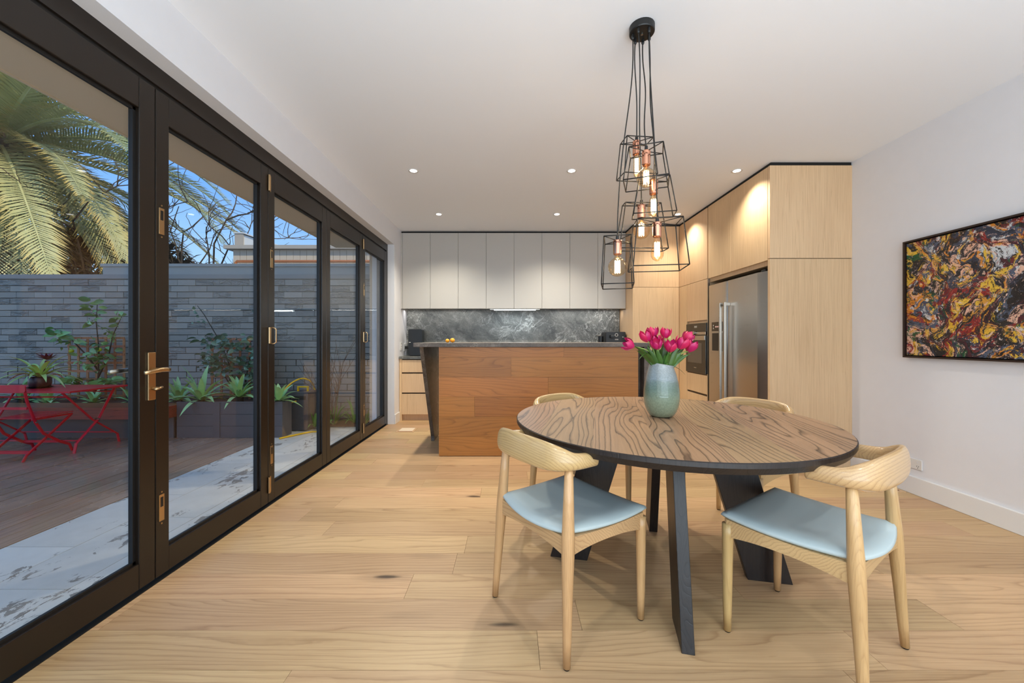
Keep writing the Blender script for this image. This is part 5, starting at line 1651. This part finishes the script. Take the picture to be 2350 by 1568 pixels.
MB().box(xs_[0] + .02, xs_[0] + .032, 4.02, 4.39, 0.318, 0.334).box(xs_[1] - .032, xs_[1] - .02, 4.02, 4.39, 0.318, 0.334).build('seat_frame', M['red'], t)

# bromeliad in a plum pot on the table
pp_ = at(92, 885, 4.42); bx, by = pp_.x, 4.42
t = MB()
for i in range(46):
    a = i * 0.1366; r_ = 0.115 + 0.012 * math.sin(i * 2.3)
    blade(t, Vector((bx, by, RZ + .004)), Vector((bx + r_ * .6 * math.cos(a), by + r_ * .6 * math.sin(a), RZ + .014)), Vector((bx + r_ * math.cos(a), by + r_ * math.sin(a), RZ + .003 + .01 * (i % 2))), 0.026, n=3)
t.lathe([(0.001, 0.0), (0.085, 0.0), (0.09, 0.004), (0.001, 0.006)], (bx, by, RZ + .0005), 20)
tag(t.build('plant_mat', M['black'], None, origin=(bx, by, RZ)), 'frayed black mat under the bromeliad pot on the red table', 'mat')
brm = rosette('bromeliad', 'bromeliad with arching lime leaves and a maroon flower spike in a plum pot', 'potted plant', (bx, by, RZ + 0.008), 30, 0.36, 0.044, M['brom_leaf'], None, (2, 62), 0.42, 14, 0.11)
for o in list(brm.children):
    if o.name.startswith('stem'): bpy.data.objects.remove(o)
MB().lathe([(0.060, 0), (0.082, 0.01), (0.090, 0.05), (0.088, 0.10), (0.080, 0.115), (0.072, 0.112), (0.070, 0.09), (0.001, 0.09)], (bx, by, RZ + 0.008), 28, close=False).build('pot', M['pot'], brm, smooth=True)
fb = Vector((bx + 0.10, by - 0.02, RZ + 0.30))
MB().tube([(bx, by, RZ + .12), (bx + .06, by - .01, RZ + .22), fb], [.010, .011, .016], 8).build('flower_stem', M['brom_flower'], brm, smooth=True)
fl_ = MB()
rq = random.Random(2)
for i in range(22):
    a = i * 2.4; e_ = 0.15 + 0.75 * (i / 22)
    d_ = Vector((math.cos(a) * math.cos(e_), math.sin(a) * math.cos(e_), math.sin(e_) * .8))
    blade(fl_, fb + Vector((0, 0, .01)), fb + d_ * .05 + Vector((0, 0, .02)), fb + d_ * rq.uniform(.09, .14) + Vector((0, 0, .03)), 0.030, n=4)
fl_.build('flower', M['brom_flower'], brm, smooth=True)

# ---------------------------------------------------------------- hose reel and hose
t = thing('hose_reel', 'dark grey boxed hose reel with a yellow carry handle', 'hose reel', (-2.80, 5.47, GZ))
def hr(mb, name, m, **kw):
    return mb.build(name, m, t, **kw)
HX0, HX1, HY0, HY1, HT = -2.97, -2.70, 5.28, 5.62, 0.44
hr(MB().prism(rrect(HX0, HX1, GZ + .01, HT, .035), 'Y', HY0, HY1), 'case', plain('hose_case', srgb(74, 74, 78), 0.5), bevel=0.004)
hr(MB().box(HX0 + .03, HX1 - .03, HY0 - .004, HY0 + .002, HT - .10, HT - .05), 'hose_slot', M['black'])
hr(MB().box(HX0 + .05, HX0 + .12, HY0 - .010, HY0 + .002, HT - .095, HT - .075), 'latch', M['nickel'])
hm = MB().box(HX0 + .07, HX0 + .09, HY0 + .10, HY0 + .13, HT - .001, HT + .05).box(HX0 + .20, HX0 + .22, HY0 + .10, HY0 + .13, HT - .001, HT + .05).box(HX0 + .07, HX0 + .22, HY0 + .10, HY0 + .13, HT + .05, HT + .07)
hr(hm, 'carry_handle', M['yellow'], bevel=0.003)
hr(MB().box(HX1 - .001, HX1 + .006, HY0 + .03, HY1 - .03, GZ + .05, HT - .08), 'side_panel', M['charcoal'])
def smooth_path(pts, k=8):
    pts = [Vector(p) for p in pts]; out = []
    for i in range(len(pts) - 1):
        p0, p1, p2, p3 = pts[max(i - 1, 0)], pts[i], pts[i + 1], pts[min(i + 2, len(pts) - 1)]
        for j in range(k):
            t_ = j / k
            out.append(0.5 * ((2 * p1) + (p2 - p0) * t_ + (2 * p0 - 5 * p1 + 4 * p2 - p3) * t_ * t_ + (-p0 + 3 * p1 - 3 * p2 + p3) * t_ ** 3))
    out.append(pts[-1]); return out
hose = smooth_path([at(680, 921, 5.27), at(655, 926, 5.20), at(637, 922, 5.15), at(648, 902, 5.2), at(668, 880, 5.3), at(694, 869, 5.4), at(716, 878, 5.5), at(723, 900, 5.55), at(724, 915, 5.56), at(733, 928, 5.45), at(745, 945, 5.30), at(748, 962, 5.24), (-2.50, 5.25, -0.066), (-2.62, 5.20, -0.068), (-2.72, 5.05, -0.068), (-2.83, 4.85, -0.068)])
tag(MB().tube(hose, 0.011, 8).build('garden_hose', M['yellow'], None, origin=(-2.8, 5.2, GZ), smooth=True), 'yellow garden hose looping over the hose reel onto the paving', 'hose')
